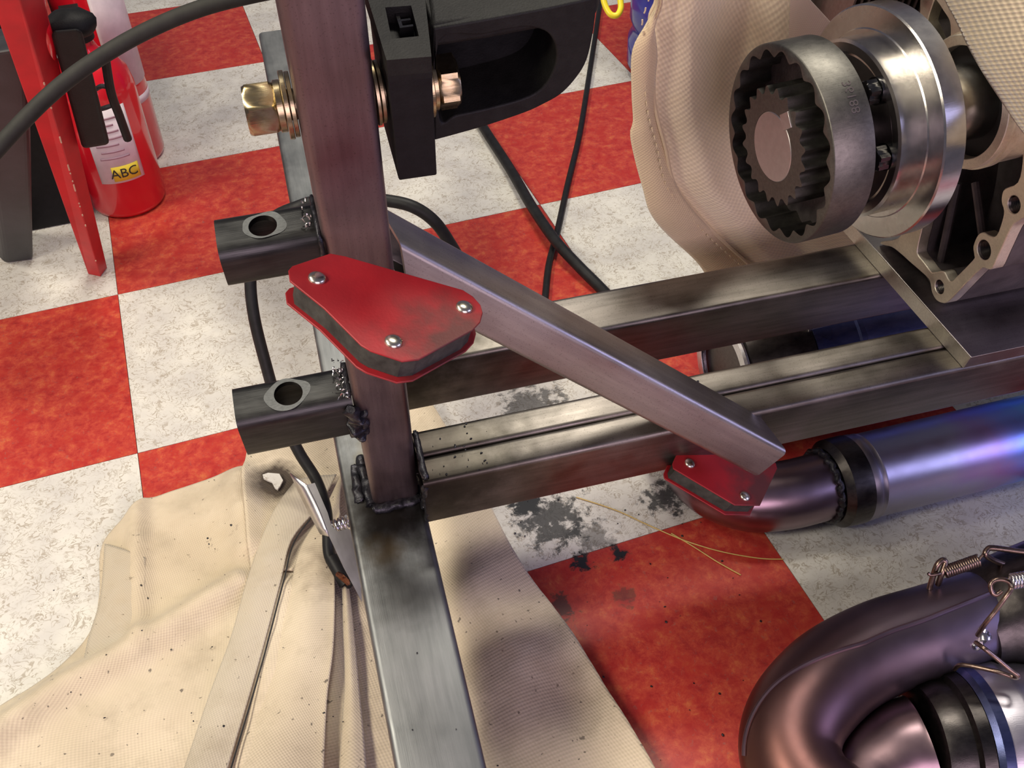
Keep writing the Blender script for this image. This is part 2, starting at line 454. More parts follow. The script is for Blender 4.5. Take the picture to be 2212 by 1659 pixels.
# heat tinted exhaust steels
def exhaust(name, stops, rough=.3, axis=0):
    m = NT(name); c = m.coord('Object'); sp = m.n('SeparateXYZ', i_0=c)
    nz = m.noise(c, 14, 4).outputs[0]
    f = m.math('ADD', sp.outputs[axis], m.math('MULTIPLY', m.math('SUBTRACT', nz, .5), .10))
    f = m.n('MapRange', i_0=f, i_1=-.2, i_2=.2).outputs[0]
    m.set('Base Color', m.ramp(f, stops)); m.set('Metallic', 1.0)
    m.set('Roughness', m.n('MapRange', i_0=m.noise(c, 30, 5).outputs[0], i_3=rough-.1, i_4=rough+.14).outputs[0])
    m.bump(m.noise(c, 60, 5).outputs[0], .12, .001)
    return m.m
MT['can'] = exhaust('heat_blued_can', [(.0, (.30, .28, .33)), (.5, (.33, .31, .38)), (.74, (.42, .41, .50)), (.86, (.42, .30, .55)), (.95, (.25, .36, .85)), (1.0, (.20, .50, .95))], .36)
MT['elbow'] = exhaust('purple_browned_pipe', [(.0, (.20, .12, .13)), (.5, (.28, .20, .23)), (1.0, (.32, .26, .32))], .3)
MT['head'] = exhaust('bronzed_header_pipe', [(.0, (.17, .07, .045)), (.25, (.14, .07, .065)), (.5, (.12, .085, .10)), (.75, (.22, .18, .23)), (1.0, (.15, .16, .28))], .40)
MT['dark'] = metal('dark_heat_scaled_steel', (.05, .045, .045), (.11, .10, .095), .35, .1, 60, 2)
MT['boltblk'] = metal('black_oxide_bolt', (.07, .07, .07), (.12, .12, .12), .22, .05, 60, 2)
MT['blued'] = metal('blued_steel_band', (.07, .09, .20), (.16, .18, .36), .3, .06, 40, 3)

# ================================================================== FLOOR
TS = .3048
bm = bmesh.new(); box(bm, -3*TS, 9*TS, -4*TS, 9*TS, -.02, -.0032)
floor = obj('floor', bm, MT['grout'], smooth=0); tag(floor, kind='structure')
tmes = []
for key in ('white', 'red'):
    bm = bmesh.new(); h = TS/2 - .00035; box(bm, -h, h, -h, h, -.0032, 0)
    for f in bm.faces: pass
    me = bpy.data.meshes.new('floor_tile_' + key); bmesh.ops.recalc_face_normals(bm, faces=bm.faces); bm.to_mesh(me); bm.free(); me.materials.append(MT[key]); tmes.append(me)
for i in range(-3, 9):
    for j in range(-4, 9):
        red = (i + j) % 2 == 1
        o = bpy.data.objects.new('floor_tile', tmes[1 if red else 0]); COL.objects.link(o); o.parent = floor
        o.location = ((i+.5)*TS, (j+.5)*TS, 0)
# the room the camera turns its back on: walls and a ceiling that the bare metal mirrors
wm = plain('painted_wall', (.55, .52, .50), .8)
for nm, b in (('wall_back', (-.915, 2.745, 2.745, 2.80, -.02, 2.75)), ('wall_front', (-.915, 2.745, -2.6, -2.55, -.02, 2.75)),):
    pass

# ================================================================== STEEL FRAME
fr = empty('steel_frame', F(.01, 0, -.063), 'welded bare steel frame of square tubes, upright post, rails and stub tubes, carrying the engine', 'frame')
# cross tube runs away from the viewer; top face w=0
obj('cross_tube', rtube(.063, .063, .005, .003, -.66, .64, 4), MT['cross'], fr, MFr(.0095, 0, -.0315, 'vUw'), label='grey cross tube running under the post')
# post
obj('upright_post', rtube(.0381, .0508, .0055, .003, 0.0, .70, 2), MT['post'], fr, MFr(.01905, .0254, 0.0, 'wuv'), label='brown tinted upright post')
# rails
RL = 1.25
o = obj('rail', rtube(.0242, .066, .004, .0025, .0395, RL), MT['rail'], fr, MFr(0, -.0135, .033, 'uvw'))
o = obj('rail', rtube(.0242, .066, .004, .0025, .0395, RL), MT['rail'], fr, MFr(0, .0112, .033, 'uvw'))
o = obj('rail', rtube(.0422, .066, .004, .0025, .0395, RL), MT['rail'], fr, MFr(0, .105, .033, 'uvw'))
# engine mounting plate
a = fp(2098, 772, 2, .0815); b = fp(1884, 531, 2, .0815)
bm = plate([(a.x, a.y), (1.0, a.y), (1.0, b.y+.05), (b.x + (b.x-a.x)/(b.y-a.y)*.05, b.y+.05)], [], .0662, .0815)
bevel(obj('mounting_plate', bm, MT['bsteel'] if False else MT['brace'], fr, MFr(0, 0, 0), smooth=20, label='flat mounting plate with sawn bright edge'), .0006)
ev = Vector((b.x-a.x, b.y-a.y, 0)).normalized()
b5 = a + Vector((ev.x, ev.y, 0))*(.05 + math.hypot(b.x-a.x, b.y-a.y))
bm = plate([(a.x, a.y), (b5.x, b5.y), (b5.x-.0005, b5.y), (a.x-.0005, a.y)], [], .0664, .0813)
obj('sawn_edge', bm, MT['sawn'], fr, MFr(0, 0, 0), smooth=20, label='bright sawn edge of the mounting plate')
# stub tubes with cross holes
def stub(vc, w0, h, wd_, uL, hole_u, hr, patch):
    M = MFr(0, vc, w0 + h/2, 'uvw')
    o = obj('stub_tube', rtube(wd_, h, .0085, .0035, uL, -.0008), MT['stub'], fr, M, label='short black stub tube with a hole')
    bm = bmesh.new(); lathe(bm, [(-.02, hr), (h*1.2, hr)], 40)
    c = obj('c', bm, None, None, MFr(hole_u, vc, w0 + h*.3, 'wuv'))
    cut(o, c)
    # ground bare patch round the hole
    if patch:
        out = []
        for k in range(40):
            a_ = 2*PI*k/40; r_ = hr*(1.30 + .20*noise.noise(Vector((math.cos(a_)*.9, math.sin(a_)*.9, patch*2.2)))*2)
            out.append((max(-.022, min(.022, r_*math.cos(a_)*1.25)), max(-wd_/2+.009, min(wd_/2-.009, r_*math.sin(a_)))) if False else (r_*math.cos(a_)*1.2, r_*math.sin(a_)*1.0))
        hole = [(hr*1.01*math.cos(2*PI*k/40), hr*1.01*math.sin(2*PI*k/40)) for k in range(40)]
        obj('ground_ring', plate(out, [hole], 0, .00025), MT['bare'], o, MFr(hole_u, vc, w0 + h + .00002, 'uvw'), smooth=0, label='ground bright ring round the hole')
    return o
stub(.0185, .1085, .047, .034, -.0800, -.0425, .0098, 1)
stub(.0185, .2880, .0315, .0310, -.0565, -.0305, .0078, 2)

# welds on the frame
def weld(pts, r, n=0, name='weld_bead', lab=None, lump=.35, sq=1.0):
    P = [F(*p) for p in pts]; P = resamp(cr(P, 6), max(10, int(sum((a-b).length for a, b in zip(P, P[1:]))/.0009)))
    sd = len(bpy.data.objects); L = len(P)
    bm = bmesh.new(); sweep(bm, P, r, 14, rf=lambda s: r*.85*(1.0 + .07*math.sin(s*L*.55)) * (1 if .03 < s < .97 else .6))
    for v in bm.verts:
        nv = noise.noise_vector(v.co*380 + Vector((sd, 0, 0)))*r*lump*.22 + noise.noise_vector(v.co*130 + Vector((0, sd, 0)))*r*lump*1.1
        v.co += nv
    M = center(bm); return obj(name, bm, MT['weld'], fr, M, smooth=70, label=lab)
weld([(-.002, -.0015, .0), (.018, -.003, .0005), (.040, -.0015, .0)], .0052)
weld([(-.002, .0, .0), (-.0025, .05, .0)], .0055)
weld([(-.0095, .006, .0), (-.010, .024, .0), (-.0085, .042, .0)], .0048)
weld([(.040, -.024, .002), (.0405, -.022, .03), (.040, -.0245, .062)], .0030)
weld([(.042, -.022, .0665), (.042, .0, .0665), (.042, .022, .0665)], .0034)
weld([(.0405, -.012, -.0), (.0405, .012, -.0)], .0034)
weld([(-.002, -.001, .150), (-.0005, -.0015, .132), (-.001, -.001, .112)], .0070, lump=.5)
weld([(.0035, -.0005, .143), (.0045, -.0005, .130), (.003, -.0005, .118)], .0042, lump=.5)
weld([(-.002, .034, .158), (-.002, .004, .159)], .0028)
weld([(-.001, .034, .321), (-.001, .004, .321), (-.001, .0015, .295)], .0018)
weld([(-.0, .085, .002), (.03, .082, .002)], .0060)
weld([(.040, .083, .004), (.041, .083, .06)], .0026)
# spatter crumbs and chips left on the steel
bm = bmesh.new()
for k in range(48):
    q = random.random()
    if q < .45: p = (random.uniform(.045, .10)**1, random.uniform(-.024, .022), .0665)
    elif q < .7: p = (-.004 - abs(random.gauss(0, .004)), random.uniform(.006, .036), .160 + random.uniform(0, .003))
    elif q < .85: p = (random.uniform(.045, .28), random.uniform(-.024, .022), .0665)
    else: p = (random.uniform(-.01, .035), random.uniform(-.30, -.02), .0006)
    s = random.uniform(.0003, .0007)
    blob(bm, F(*p), s, (random.uniform(.6, 2), random.uniform(.6, 2), .7), 1, .3, k)
M = center(bm); o = obj('metal_crumbs', bm, MT['weld'], fr, M, smooth=60, label='scattered crumbs of slag and metal', kind='stuff')
bm = bmesh.new()
for k in range(46):
    p = F(-.003 - abs(random.gauss(0, .0035)), random.uniform(.004, .034), .157 + random.uniform(0, .004)) if k < 34 else F(-.004 - random.uniform(0, .004), random.uniform(.006, .03), .3225)
    d = Vector((random.gauss(0, 1), random.gauss(0, 1), random.gauss(0, .5))).normalized()
    sweep(bm, cr([p, p + d*.0015 + Vector((0, 0, .001)), p + d*.003], 3), .00045, 5)
M = center(bm); obj('steel_shavings', bm, MT['swire'], fr, M, smooth=60, label='bright curled shavings', kind='stuff')

# ================================================================== BRACE TUBE
k_ = .91; A_ = F(0, 0, 0)
A_ = at(867, 526, .68*k_); B_ = at(1702, 977, .86*k_)
tx = (B_ - A_).normalized(); m2 = FR @ Vector((-.15188, -.95548, .25297)); m2 = (m2 - tx*tx.dot(m2)).normalized()
m1 = tx.cross(m2)
if m1.dot(Wv) < 0: m1 = -m1
ab = .0381*k_
zc = m1; yc = zc.cross(tx)     # right handed X=tx, Y, Z
sy_ = 1 if yc.dot(m2) > 0 else -1
Mb = M4(A_ - m1*ab/2 - m2*ab/2, tx, yc, zc); Mbi = Mb.inverted()
tip = Mbi @ B_
bot = Mbi @ hit(1634, 1030, B_, m2); bak = Mbi @ hit(1636, 891, B_, m1)
e1 = bot - tip; e2 = bak - tip; nn = e1.cross(e2)
def x_end(y, z): return tip.x - (nn.y*(y-tip.y) + nn.z*(z-tip.z))/nn.x
s_r = Mbi @ hit(863, 508, B_, m2); s_b = Mbi @ hit(879, 605, B_, m2); s_k = Mbi @ hit(812, 434, B_, m1)
un = (s_b - s_r).cross(s_k - s_r)
def x_start(y, z): return s_r.x - (un.y*(y-s_r.y) + un.z*(z-s_r.z))/un.x
obj('brace_tube', rtube(ab, ab, .0042, .003, x_start, x_end, 2), MT['brace'], None, Mb)
tag(bpy.data.objects['brace_tube'], 'bare steel square tube set diagonally from the post, held by two red magnets', 'metal tube')

# ================================================================== WELDING MAGNETS
def magnet(label, px, rivets, apx, t0, nrm, T, pt=.0012, gap=None, sc=1):
    nW = (RT @ Vector(nrm)).normalized()
    p0 = at(apx[0], apx[1], t0)
    P = [hit(x, y, p0, nW) for x, y in px]
    c = sum(P, Vector())/len(P); ex = (hit(apx[2], apx[3], p0, nW) - hit(apx[4], apx[5], p0, nW)).normalized(); ey = nW.cross(ex)
    M = M4(c, ex, ey, nW)
    Q = [((p-c).dot(ex), (p-c).dot(ey)) for p in P]
    th = empty('welding_magnet', c, label, 'magnet', None)
    top = obj('cover_plate', plate(Q, [], -pt, 0), MT['magred'], th, M, smooth=20, label='red painted plate'); bevel(top, .0004)
    low = obj('cover_plate', plate(Q, [], -T, -T+pt), MT['magred'], th, M, smooth=20, label='red painted plate'); bevel(low, .0004)
    C = [(x*.93, y*.90) for x, y in Q]
    obj('magnet_core', plate(C, [], -T+pt+.0001, -pt-.0001), MT['core'], th, M, smooth=20, label='dark magnet core between the plates')
    for x, y in rivets:
        q = hit(x, y, p0, nW) + nW*.0000
        bm = bmesh.new(); r = .0048*sc; prof = [(-.0003, r), (.0006, r*.98), (.0014, r*.85), (.0021, r*.55), (.0024, r*.2), (.0024, 0)]
        lathe(bm, prof, 24, cap=False)
        obj('rivet', bm, MT['rivet'], th, M4(q, nW, ex, ey), label='domed nickel rivet')
    return th
mpx = [(623, 584), (632, 574), (713, 547), (745, 553), (1000, 626), (1022, 640), (1038, 658), (1043, 676), (1038, 695), (1021, 713), (905, 776), (870, 780), (800, 757), (780, 745), (700, 665), (626, 606)]
magnet('large red magnet clamping the post to the brace, grimy lower right corner', mpx, [(685, 601), (1003, 664), (850, 738)], (780, 565, 926, 700, 685, 600), .525, (.256, -.68, -.682), .0165)
mp2 = [(1453, 1001), (1460, 985), (1475, 958), (1600, 975), (1676, 1000), (1679, 1012), (1642, 1092), (1588, 1091), (1455, 1012)]
magnet('red magnet tucked under the free lower end of the brace, mostly hidden', mp2, [(1490, 1001), (1609, 1072)], (1560, 1040, 1610, 1050, 1480, 1000), .815, (.36, -.60, -.70), .0165, sc=1.0)

# ================================================================== PIVOT BOLT
pb = empty('pivot_bolt', F(-.0, .022, .397), 'gold zinc plated hex bolt with nut and washers through the post top', 'bolt')
MB = MFr(0, .021, .397, 'uvw')
bm = bmesh.new(); lathe(bm, [(-.0228, .0076), (.081, .0076)], 32); obj('bolt_shank', bm, MT['zinc'], pb, MB)
bm = bmesh.new(); hexp(bm, -.0245, -.0095, .0245, .35); obj('hex_nut', bm, MT['zinc'], pb, MB)
bm = bmesh.new(); hexp(bm, .0712, .0822, .0245, .1); obj('bolt_head', bm, MT['zinc'], pb, MB)
for x0, x1, r in ((-.0094, -.0060, .0128), (-.0058, -.0032, .0168), (-.0030, -.0006, .0160), (.0388, .0408, .0165), (.0412, .0434, .0155), (.0662, .0682, .0165), (.0684, .0708, .0135)):
    bm = bmesh.new(); lathe(bm, [(x0, .0077), (x0, r*.97), (x0+.0003, r), (x1-.0003, r), (x1, r*.97), (x1, .0077)], 48, cap=False); obj('washer', bm, MT['zinc'], pb, MB)

# ================================================================== BLACK CASTING
cs = empty('black_iron_casting', F(.09, .02, .39), 'black cast iron hinge bracket bolted beside the post, raised characters on its lug', 'casting')
MV = MFr(0, 0, 0, 'uwV')      # X=u, Y=w, Z=-v (towards viewer)
def uw(x, y, v=0.0): q = fp(x, y, 1, v); return (q.x, q.z)
lug = [(.0442, .4276), (.0658, .4276), (.0658, .354), (.0452, .3545)]
bm = plate(lug, [], -.050, 0.0)
lg = obj('lug', bm, MT['blk'], cs, MV, smooth=20); bevel(lg, .0012)
# top block of lug: raised frame round a sunken panel
fy = lambda x, y: (fp(x, y, 2, .4395).x, fp(x, y, 2, .4395).y)
o_ = [fy(835, 130), fy(932, 122), fy(912, -60), fy(780, -50)]
pn = [fy(846, 84), fy(905, 78), fy(888, 12), fy(832, 16)]
bm = plate([(x, y) for x, y in o_], [pn], .4305, .4395)
obj('lug_top', bm, MT['blkcast'], cs, MFr(0, 0, 0), smooth=20, label='raised rim of the character panel')
bm = plate([(x, y) for x, y in o_], [], .4275, .4306); obj('panel_floor', bm, MT['blk'], cs, MFr(0, 0, 0), smooth=20)
for ch, (px_, py_) in (('5', (864, 36)), ('E', (874, 66))):
    q = fp(px_, py_, 2, .4306); me = textmesh(ch, .0165, .0030)
    mobj('raised_character', me, MT['gloss'], cs, M4(F(q.x, q.y, .4330), U, V, Wv), 30, label='cast raised character')
# body web and rim
VB = .016
bo = [(936, 62), (1050, 42), (1180, 18), (1290, -6), (1287, 30), (1281, 75), (1268, 130), (1246, 168), (1212, 204), (1170, 228), (1132, 245), (1052, 272), (990, 290), (938, 304)]
BO = [uw(*p, VB) for p in bo]
ri = [(948, 92), (1040, 76), (1120, 60), (1160, 62), (1188, 76), (1202, 110), (1196, 150), (1172, 190), (1130, 214), (1050, 236), (985, 250), (950, 258)]
RI = [uw(*p, VB) for p in ri]
BOs = [(p.x, p.y) for p in cr([(x, y, 0) for x, y in BO[3:]], 4)] ; BOs = BO[:3] + BOs
RIs = [(p.x, p.y) for p in cr([(x, y, 0) for x, y in RI], 4, True)]
o = obj('body_rim', plate(BOs, [RIs], -.062, -VB), MT['blkcast'], cs, MV, smooth=40); bevel(o, .0022, 3, 40)
obj('body_web', plate([(x*.999, y) for x, y in BOs], [], -.061, -.052), MT['blk'], cs, MV, smooth=40)
# flat top plate with low round hub running off the top of the picture
tp = [fy(900, 66), fy(1050, 44), fy(1180, 20), fy(1280, -2), fy(1300, -60), fy(1280, -140), fy(900, -140)]
tw = uw(936, 62, VB)[1]
def fyw(x, y): q = fp(x, y, 2, tw); return (q.x, q.y)
tp = [fyw(930, 60), fyw(1050, 42), fyw(1180, 18), fyw(1290, -6), fyw(1310, -60), fyw(1280, -160), fyw(900, -160)]
o = obj('top_flange', plate(tp, [], tw-.012, tw+.001), MT['blkcast'], cs, MFr(0, 0, 0), smooth=30); bevel(o, .003, 3)
q = fp(1130, -140, 2, tw)
bm = bmesh.new(); lathe(bm, [(0, .050), (.012, .049), (.016, .044), (.016, 0)], 64, cap=False)
obj('hub', bm, MT['blk'], cs, MFr(q.x, q.y, tw, 'wuv'))

# ================================================================== ENGINE
en = empty('engine', F(.60, .08, .08), 'bare aluminium engine with splined drive coupling and bright flange disc, on the mounting plate', 'engine')
EC = (.050, .2826)
c4, s4 = math.cos(math.radians(4.5)), math.sin(math.radians(4.5))
ME = M4(F(.303, EC[0], EC[1]), U*c4 + V*s4, V*c4 - U*s4, Wv) @ Matrix.Translation((-.303, 0, 0))
def tooth_ring(bm, N, ri_, ro_, x0, x1, inner=None, outer=None, sharp=.5, ph=0.0, per=12):
    n = N*per
    def tr(a):
        s = (a*N/(2*PI) + ph) % 1.0; c = .5 + .5*math.cos(2*PI*s)
        c = c**sharp if sharp != 1 else c
        return ri_ + (ro_-ri_)*c
    def ringv(x, rf): return [bm.verts.new((x, rf(2*PI*k/n)*math.cos(2*PI*k/n), rf(2*PI*k/n)*math.sin(2*PI*k/n))) for k in range(n)]
    other = outer if outer else inner
    A0, A1 = ringv(x0, tr), ringv(x1, tr)
    c_ = .0008
    B0 = ringv(x0, lambda a: other - (c_ if outer else 0)); B0b = ringv(x0 + (c_ if outer else 0), lambda a: other); B1 = ringv(x1, lambda a: other)
    for k in range(n):
        j = (k+1) % n
        for P, Q in ((A0, A1), (A0, B0), (B0, B0b), (B0b, B1), (A1, B1)): bm.faces.new((P[k], P[j], Q[j], Q[k]))
UF = .303
bm = bmesh.new(); tooth_ring(bm, 20, .0566, .0616, UF, UF+.0285, outer=.0654, sharp=.75, ph=.25)
obj('ring_gear', bm, MT['gear'], en, ME, smooth=50, label='grey internally toothed ring')
bm = bmesh.new(); lathe(bm, [(UF+.0240, 0), (UF+.0240, .0640), (UF+.0284, .0640), (UF+.034, .05), (UF+.034, 0)], 64, cap=False)
obj('ring_web', bm, MT['case'], en, ME)
bm = bmesh.new(); tooth_ring(bm, 20, 0.0345, .0396, UF-.0035, UF+.0238, inner=.0232, sharp=1.5, ph=.1)
obj('spline_hub', bm, MT['gear'], en, ME, smooth=50, label='grey externally toothed hub')
bm = bmesh.new(); lathe(bm, [(UF-.0038, 0), (UF-.0038, .0226), (UF-.0034, .0231), (UF+.06, .0231)], 64, cap=False)
obj('shaft_end', bm, MT['shaft'], en, ME, label='smooth pinkish shaft end')
bm = bmesh.new(); box(bm, -.0002, .01, -.0052, .0052, -.0052, .0052)
ka = math.radians(38)
kq = fp(1696, 262, 0, UF-.004)
Mk = M4(F(UF-.0038, kq.y, kq.z), U*c4 + V*s4, V*c4 - U*s4, Wv) @ Matrix.Rotation(math.radians(38), 4, 'X')
bevel(obj('shaft_key', bm, MT['shaft'], en, Mk, smooth=20), .0003)
bm = bmesh.new(); lathe(bm, [(UF+.034, .024), (.354, .024), (.356, .026)], 64, cap=False); obj('coupling_neck', bm, MT['dark'], en, ME)
# flange disc: stepped, polished
bm = bmesh.new(); lathe(bm, [(.3545, .0), (.3545, .0495), (.3535, .0515), (.3535, .0570), (.3545, .0590), (.3705, .0590), (.3705, .0622), (.3712, .0630), (.3712, .0765), (.3722, .0775), (.3862, .0775), (.3872, .0765), (.3872, .03)], 128, cap=False)
obj('flange_disc', bm, MT['bsteel'], en, ME, smooth=25, label='bright stepped flange disc')
b1_, b2_ = (ME.inverted() @ F(*fp(x, y, 0, .347)) for x, y in ((1886, 186), (1897, 350)))
A1 = math.atan2(b1_.z, b1_.y); A2 = math.atan2(b2_.z, b2_.y); rB = .5*(math.hypot(b1_.z, b1_.y) + math.hypot(b2_.z, b2_.y))
rB = min(rB, .0475)
for k in range(5):
    a_ = A1 + (A2-A1)*k if k < 2 else A2 + (2*PI - abs(A2-A1))*(k-1)/4*(1 if A2 > A1 else -1)
    y, z = rB*math.cos(a_), rB*math.sin(a_)
    bm = bmesh.new(); hexp(bm, .3425, .3508, .0150, .3, .08); lathe(bm, [(.3508, .0088), (.3546, .0088)], 32); obj('flange_bolt', bm, MT['boltblk'], en, ME @ Matrix.Translation((0, y, z)))
# stamped number on the ring's outer face
me = textmesh('36188', .0086, .0003)
R_ = .0655
for v in me.vertices:
    x, y, z = v.co; x, y = -x, -y; ang = x/R_; r = R_ + z*.6
    v.co = (y, r*math.sin(ang), r*math.cos(ang))
mobj('stamped_number', me, MT['case'], en, ME @ Matrix.Translation((UF+.019, 0, 0)) @ Matrix.Rotation(math.radians(26), 4, 'X'), 30)
# output shaft bell and boss
bm = bmesh.new(); lathe(bm, [(.386, .0365), (.399, .0365), (.409, .0352), (.417, .0315), (.421, .026), (.46, .026)], 64, cap=False); obj('shaft_collar', bm, MT['bsteel'], en, ME, label='ribbed steel collar on the shaft')
bm = bmesh.new(); lathe(bm, [(.455, .026), (.455, .0385)], 64, cap=False); obj('oil_seal', bm, MT['rubber'], en, ME)
bm = bmesh.new(); lathe(bm, [(.462, .0385), (.446, .0385), (.4455, .039), (.4455, .0450), (.446, .0455), (.451, .0455), (.451, .0470), (.457, .0470), (.457, .0455), (.490, .046)], 96, cap=False); obj('bearing_boss', bm, MT['cast'], en, ME, smooth=25, label='machined ring boss round the seal')
# crankcase
UP = .48
def vw(x, y, u=UP): q = fp(x, y, 0, u); return (q.y, q.z)
MP = MFr(UP, 0, 0, 'vwu')
outp = [(1989, -90), (1986, 54), (2008, 112), (1992, 300), (1958, 470), (1940, 514), (1903, 522), (1906, 529), (1926, 534), (1945, 548), (1966, 567), (1988, 586), (2006, 603), (2010, 616), (2013, 632), (2022, 648), (2036, 655), (2050, 650), (2084, 615), (2116, 583), (2126, 579), (2142, 581), (2158, 548), (2184, 492), (2198, 478), (2226, 462), (2330, 380), (2420, 100), (2400, -200)]
hole1 = [(1981, 537), (1983, 552), (1994, 566), (2009, 586), (2017, 589), (2033, 586), (2041, 590), (2049, 605), (2056, 608), (2064, 600), (2101, 562), (2104, 552), (2102, 532), (2112, 508), (2125, 502), (2137, 509), (2152, 509), (2164, 478), (2168, 456), (2163, 437), (2164, 421), (2171, 407), (2198, 394), (2208, 350), (2206, 300), (2190, 220), (2150, 160), (2110, 122), (2074, 111), (2047, 118), (2030, 134), (2024, 250), (2008, 420), (1992, 490)]
hole2 = [(2017, 2), (2004, 41), (2006, 54), (2025, 97), (2032, 100), (2050, 87), (2053, 74), (2051, 46), (2038, 24), (2022, 0)]
def soft(P_, n=3): return [(p.x, p.y) for p in cr([(x, y, 0) for x, y in P_], n, True)]
hole1 = soft(hole1); hole2 = soft(hole2); outp = outp[:2] + [(p.x, p.y) for p in cr([(x, y, 0) for x, y in outp[2:25]], 3)] + outp[25:]
def circ(x, y, rx, ry, n=24):
    c0 = vw(x, y); rr = (vw(x, y+ry)[1] - c0[1]); rr = abs(rr)
    ax = abs(vw(x+rx, y)[0] - c0[0])
    r = rr*1.22
    return [(c0[0] + r*math.cos(2*PI*k/n), c0[1] + r*math.sin(2*PI*k/n)) for k in range(n)]
lh = [circ(2029, 620, 12, 16), circ(2125, 540, 17, 23), circ(2190, 442, 15, 21)]
bm = plate([vw(*p) for p in outp], [[vw(*p) for p in hole1], [vw(*p) for p in hole2]] + lh, 0, .010)
o = obj('gasket_face', bm, MT['cast'], en, MP, smooth=30, label='machined aluminium face with three threaded holes'); bevel(o, .0007, 2, 50)
bm = plate([vw(*p) for p in outp], [[vw(*p) for p in hole1], [vw(*p) for p in hole2]], .0101, .06)
obj('crankcase', bm, MT['case'], en, MP, smooth=30, label='dark cast crankcase')
bm = plate([vw(*p) for p in outp], [], .0601, .30); obj('crankcase_block', bm, MT['case'], en, MP, smooth=30)
for h_ in lh:
    c0 = (sum(p[0] for p in h_)/len(h_), sum(p[1] for p in h_)/len(h_)); r = math.dist(h_[0], c0)
    bm = bmesh.new(); prof = [(-.0055, r*.98)]
    for k in range(9): prof += [(-.004 + k*.0014, r*.84), (-.0033 + k*.0014, r*.97)]
    prof += [(.009, r*.84), (.009, 0)]
    lathe(bm, prof, 24, cap=False); obj('threaded_hole', bm, MT['dark'], en, MFr(UP+.006, c0[0], c0[1], 'uvw'), smooth=20)
for (x0, y0), (x1, y1) in (((2068, 395), (2038, 592)), ((2108, 395), (2136, 508))):
    p, q = vw(x0, y0, UP+.02), vw(x1, y1, UP+.02); bm = bmesh.new()
    sweep(bm, [F(UP+.02, *p), F(UP+.015, *q)], .0035, 10); M = center(bm); obj('casting_rib', bm, MT['case'], en, M)
# cooling fins beyond the flange
for k in range(12):
    q = fp(1832 + 14.5*k, 40, 1, .21)
    bm = bmesh.new(); box(bm, 0, .0020, 0, .055, -.10, .10)
    obj('cooling_fin', bm, MT['fin'], en, MFr(q.x, .21, q.z), smooth=0)
bm = bmesh.new(); box(bm, .43, .62, .262, .34, .10, .40); obj('cylinder_barrel', bm, MT['case'], en, MFr(0, 0, 0), smooth=0)
# side casting foot at the right edge
bm = bmesh.new(); box(bm, .50, .70, .03, .07, .0820, .115); o = obj('engine_foot', bm, MT['case'], en, MFr(0, 0, 0), smooth=0); bevel(o, .006, 3)

# ================================================================== WELDING BLANKETS
fab1 = fabric('tan_fibreglass_cloth', (.80, .67, .44), (.92, .81, .60), .0060, bumpk=.5, specks=False, sheen=.4, dots=.32, fr_=.5)
fab1b = fabric('coarse_tan_cloth', (.70, .58, .40), (.82, .71, .52), .0044, bumpk=1.0, specks=False, sheen=.5, dots=.75, fr_=.45)
fabh = fabric('tan_hem_cloth', (.66, .52, .33), (.74, .60, .40), .0030, bumpk=.3, specks=False, sheen=.3)
# draped one, behind the coupling and over the engine
hb = empty('hanging_welding_blanket', F(.45, .2, .0), 'tan woven welding blanket draped over the engine, stitched hem hanging left of the coupling', 'blanket')
def fv(x, y, v): q = fp(x, y, 1, v); return F(q.x, q.y, q.z)
seam = [(1421, -60), (1418, 0), (1404, 40), (1412, 110), (1410, 170), (1417, 240), (1438, 320), (1452, 385), (1478, 430), (1540, 500), (1612, 566), (1650, 600)]
edge = [(1425, -60), (1420, 0), (1396, 45), (1364, 100), (1366, 190), (1372, 262), (1366, 300), (1388, 400), (1412, 466), (1505, 565), (1530, 600), (1560, 640)]
vb = .19
def fold1(s, t, p):
    k = .010*math.sin(t*7.5 + s*1.5) + .004*math.sin(t*17 - s*3)*s + .006*noise.noise(Vector((s*4, t*3, 0)))
    return p - V*(k)*min(1, t*4)
bm = bmesh.new()
loft(bm, [fv(x, y, vb) for x, y in seam], [fv(1697, -60, vb+.0), fv(1695, 0, vb), fv(1692, 80, vb), fv(1700, 200, vb), fv(1800, 400, vb), fv(1890, 520, vb), fv(1940, 640, vb)], 80, 70, fold1, .12)
M = center(bm); o = obj('drape_panel', bm, fab1, hb, M, smooth=80); solid(o, .0016)
bm = bmesh.new()
loft(bm, [fv(x, y, vb-.004) for x, y in edge], [fv(x, y, vb-.004) for x, y in seam], 80, 12, lambda s, t, p: p - V*(.004*math.sin(s*13) + .005*math.sin(t*PI)))
M = center(bm); o = obj('hem', bm, fabh, hb, M, smooth=80, label='smooth folded hem'); solid(o, .002)
bm = bmesh.new(); sweep(bm, cr([fv(x, y, vb-.0055) for x, y in seam], 5), .0016, 8); M = center(bm); obj('hem_piping', bm, fabh, hb, M)
sp = resamp(cr([fv(x-17, y+3, vb-.0115) for x, y in seam], 5), 44)
for k in range(2, 43):
    bm = bmesh.new(); d = (sp[k+1]-sp[k-1]).normalized(); sweep(bm, [sp[k]-d*.0022, sp[k]-V*.0006, sp[k]+d*.0022], .0006, 6)
    M = center(bm); obj('stitch', bm, MT['straw'] if False else fabh, hb, M)
bm = bmesh.new()
loft(bm, [fv(1690, -60, vb+.012), fv(1692, 80, vb+.012), fv(1700, 200, vb+.012)], [fv(1695, -60, vb+.012), fv(1792, 45, vb+.012), fv(1850, 110, vb+.012)], 30, 20, lambda s, t, p: p)
M = center(bm); o = obj('smooth_panel', bm, fabric('pale_smooth_cloth', (.58, .46, .40), (.66, .54, .46), .0024, bumpk=.15, specks=False), hb, M, smooth=80); solid(o, .0015)
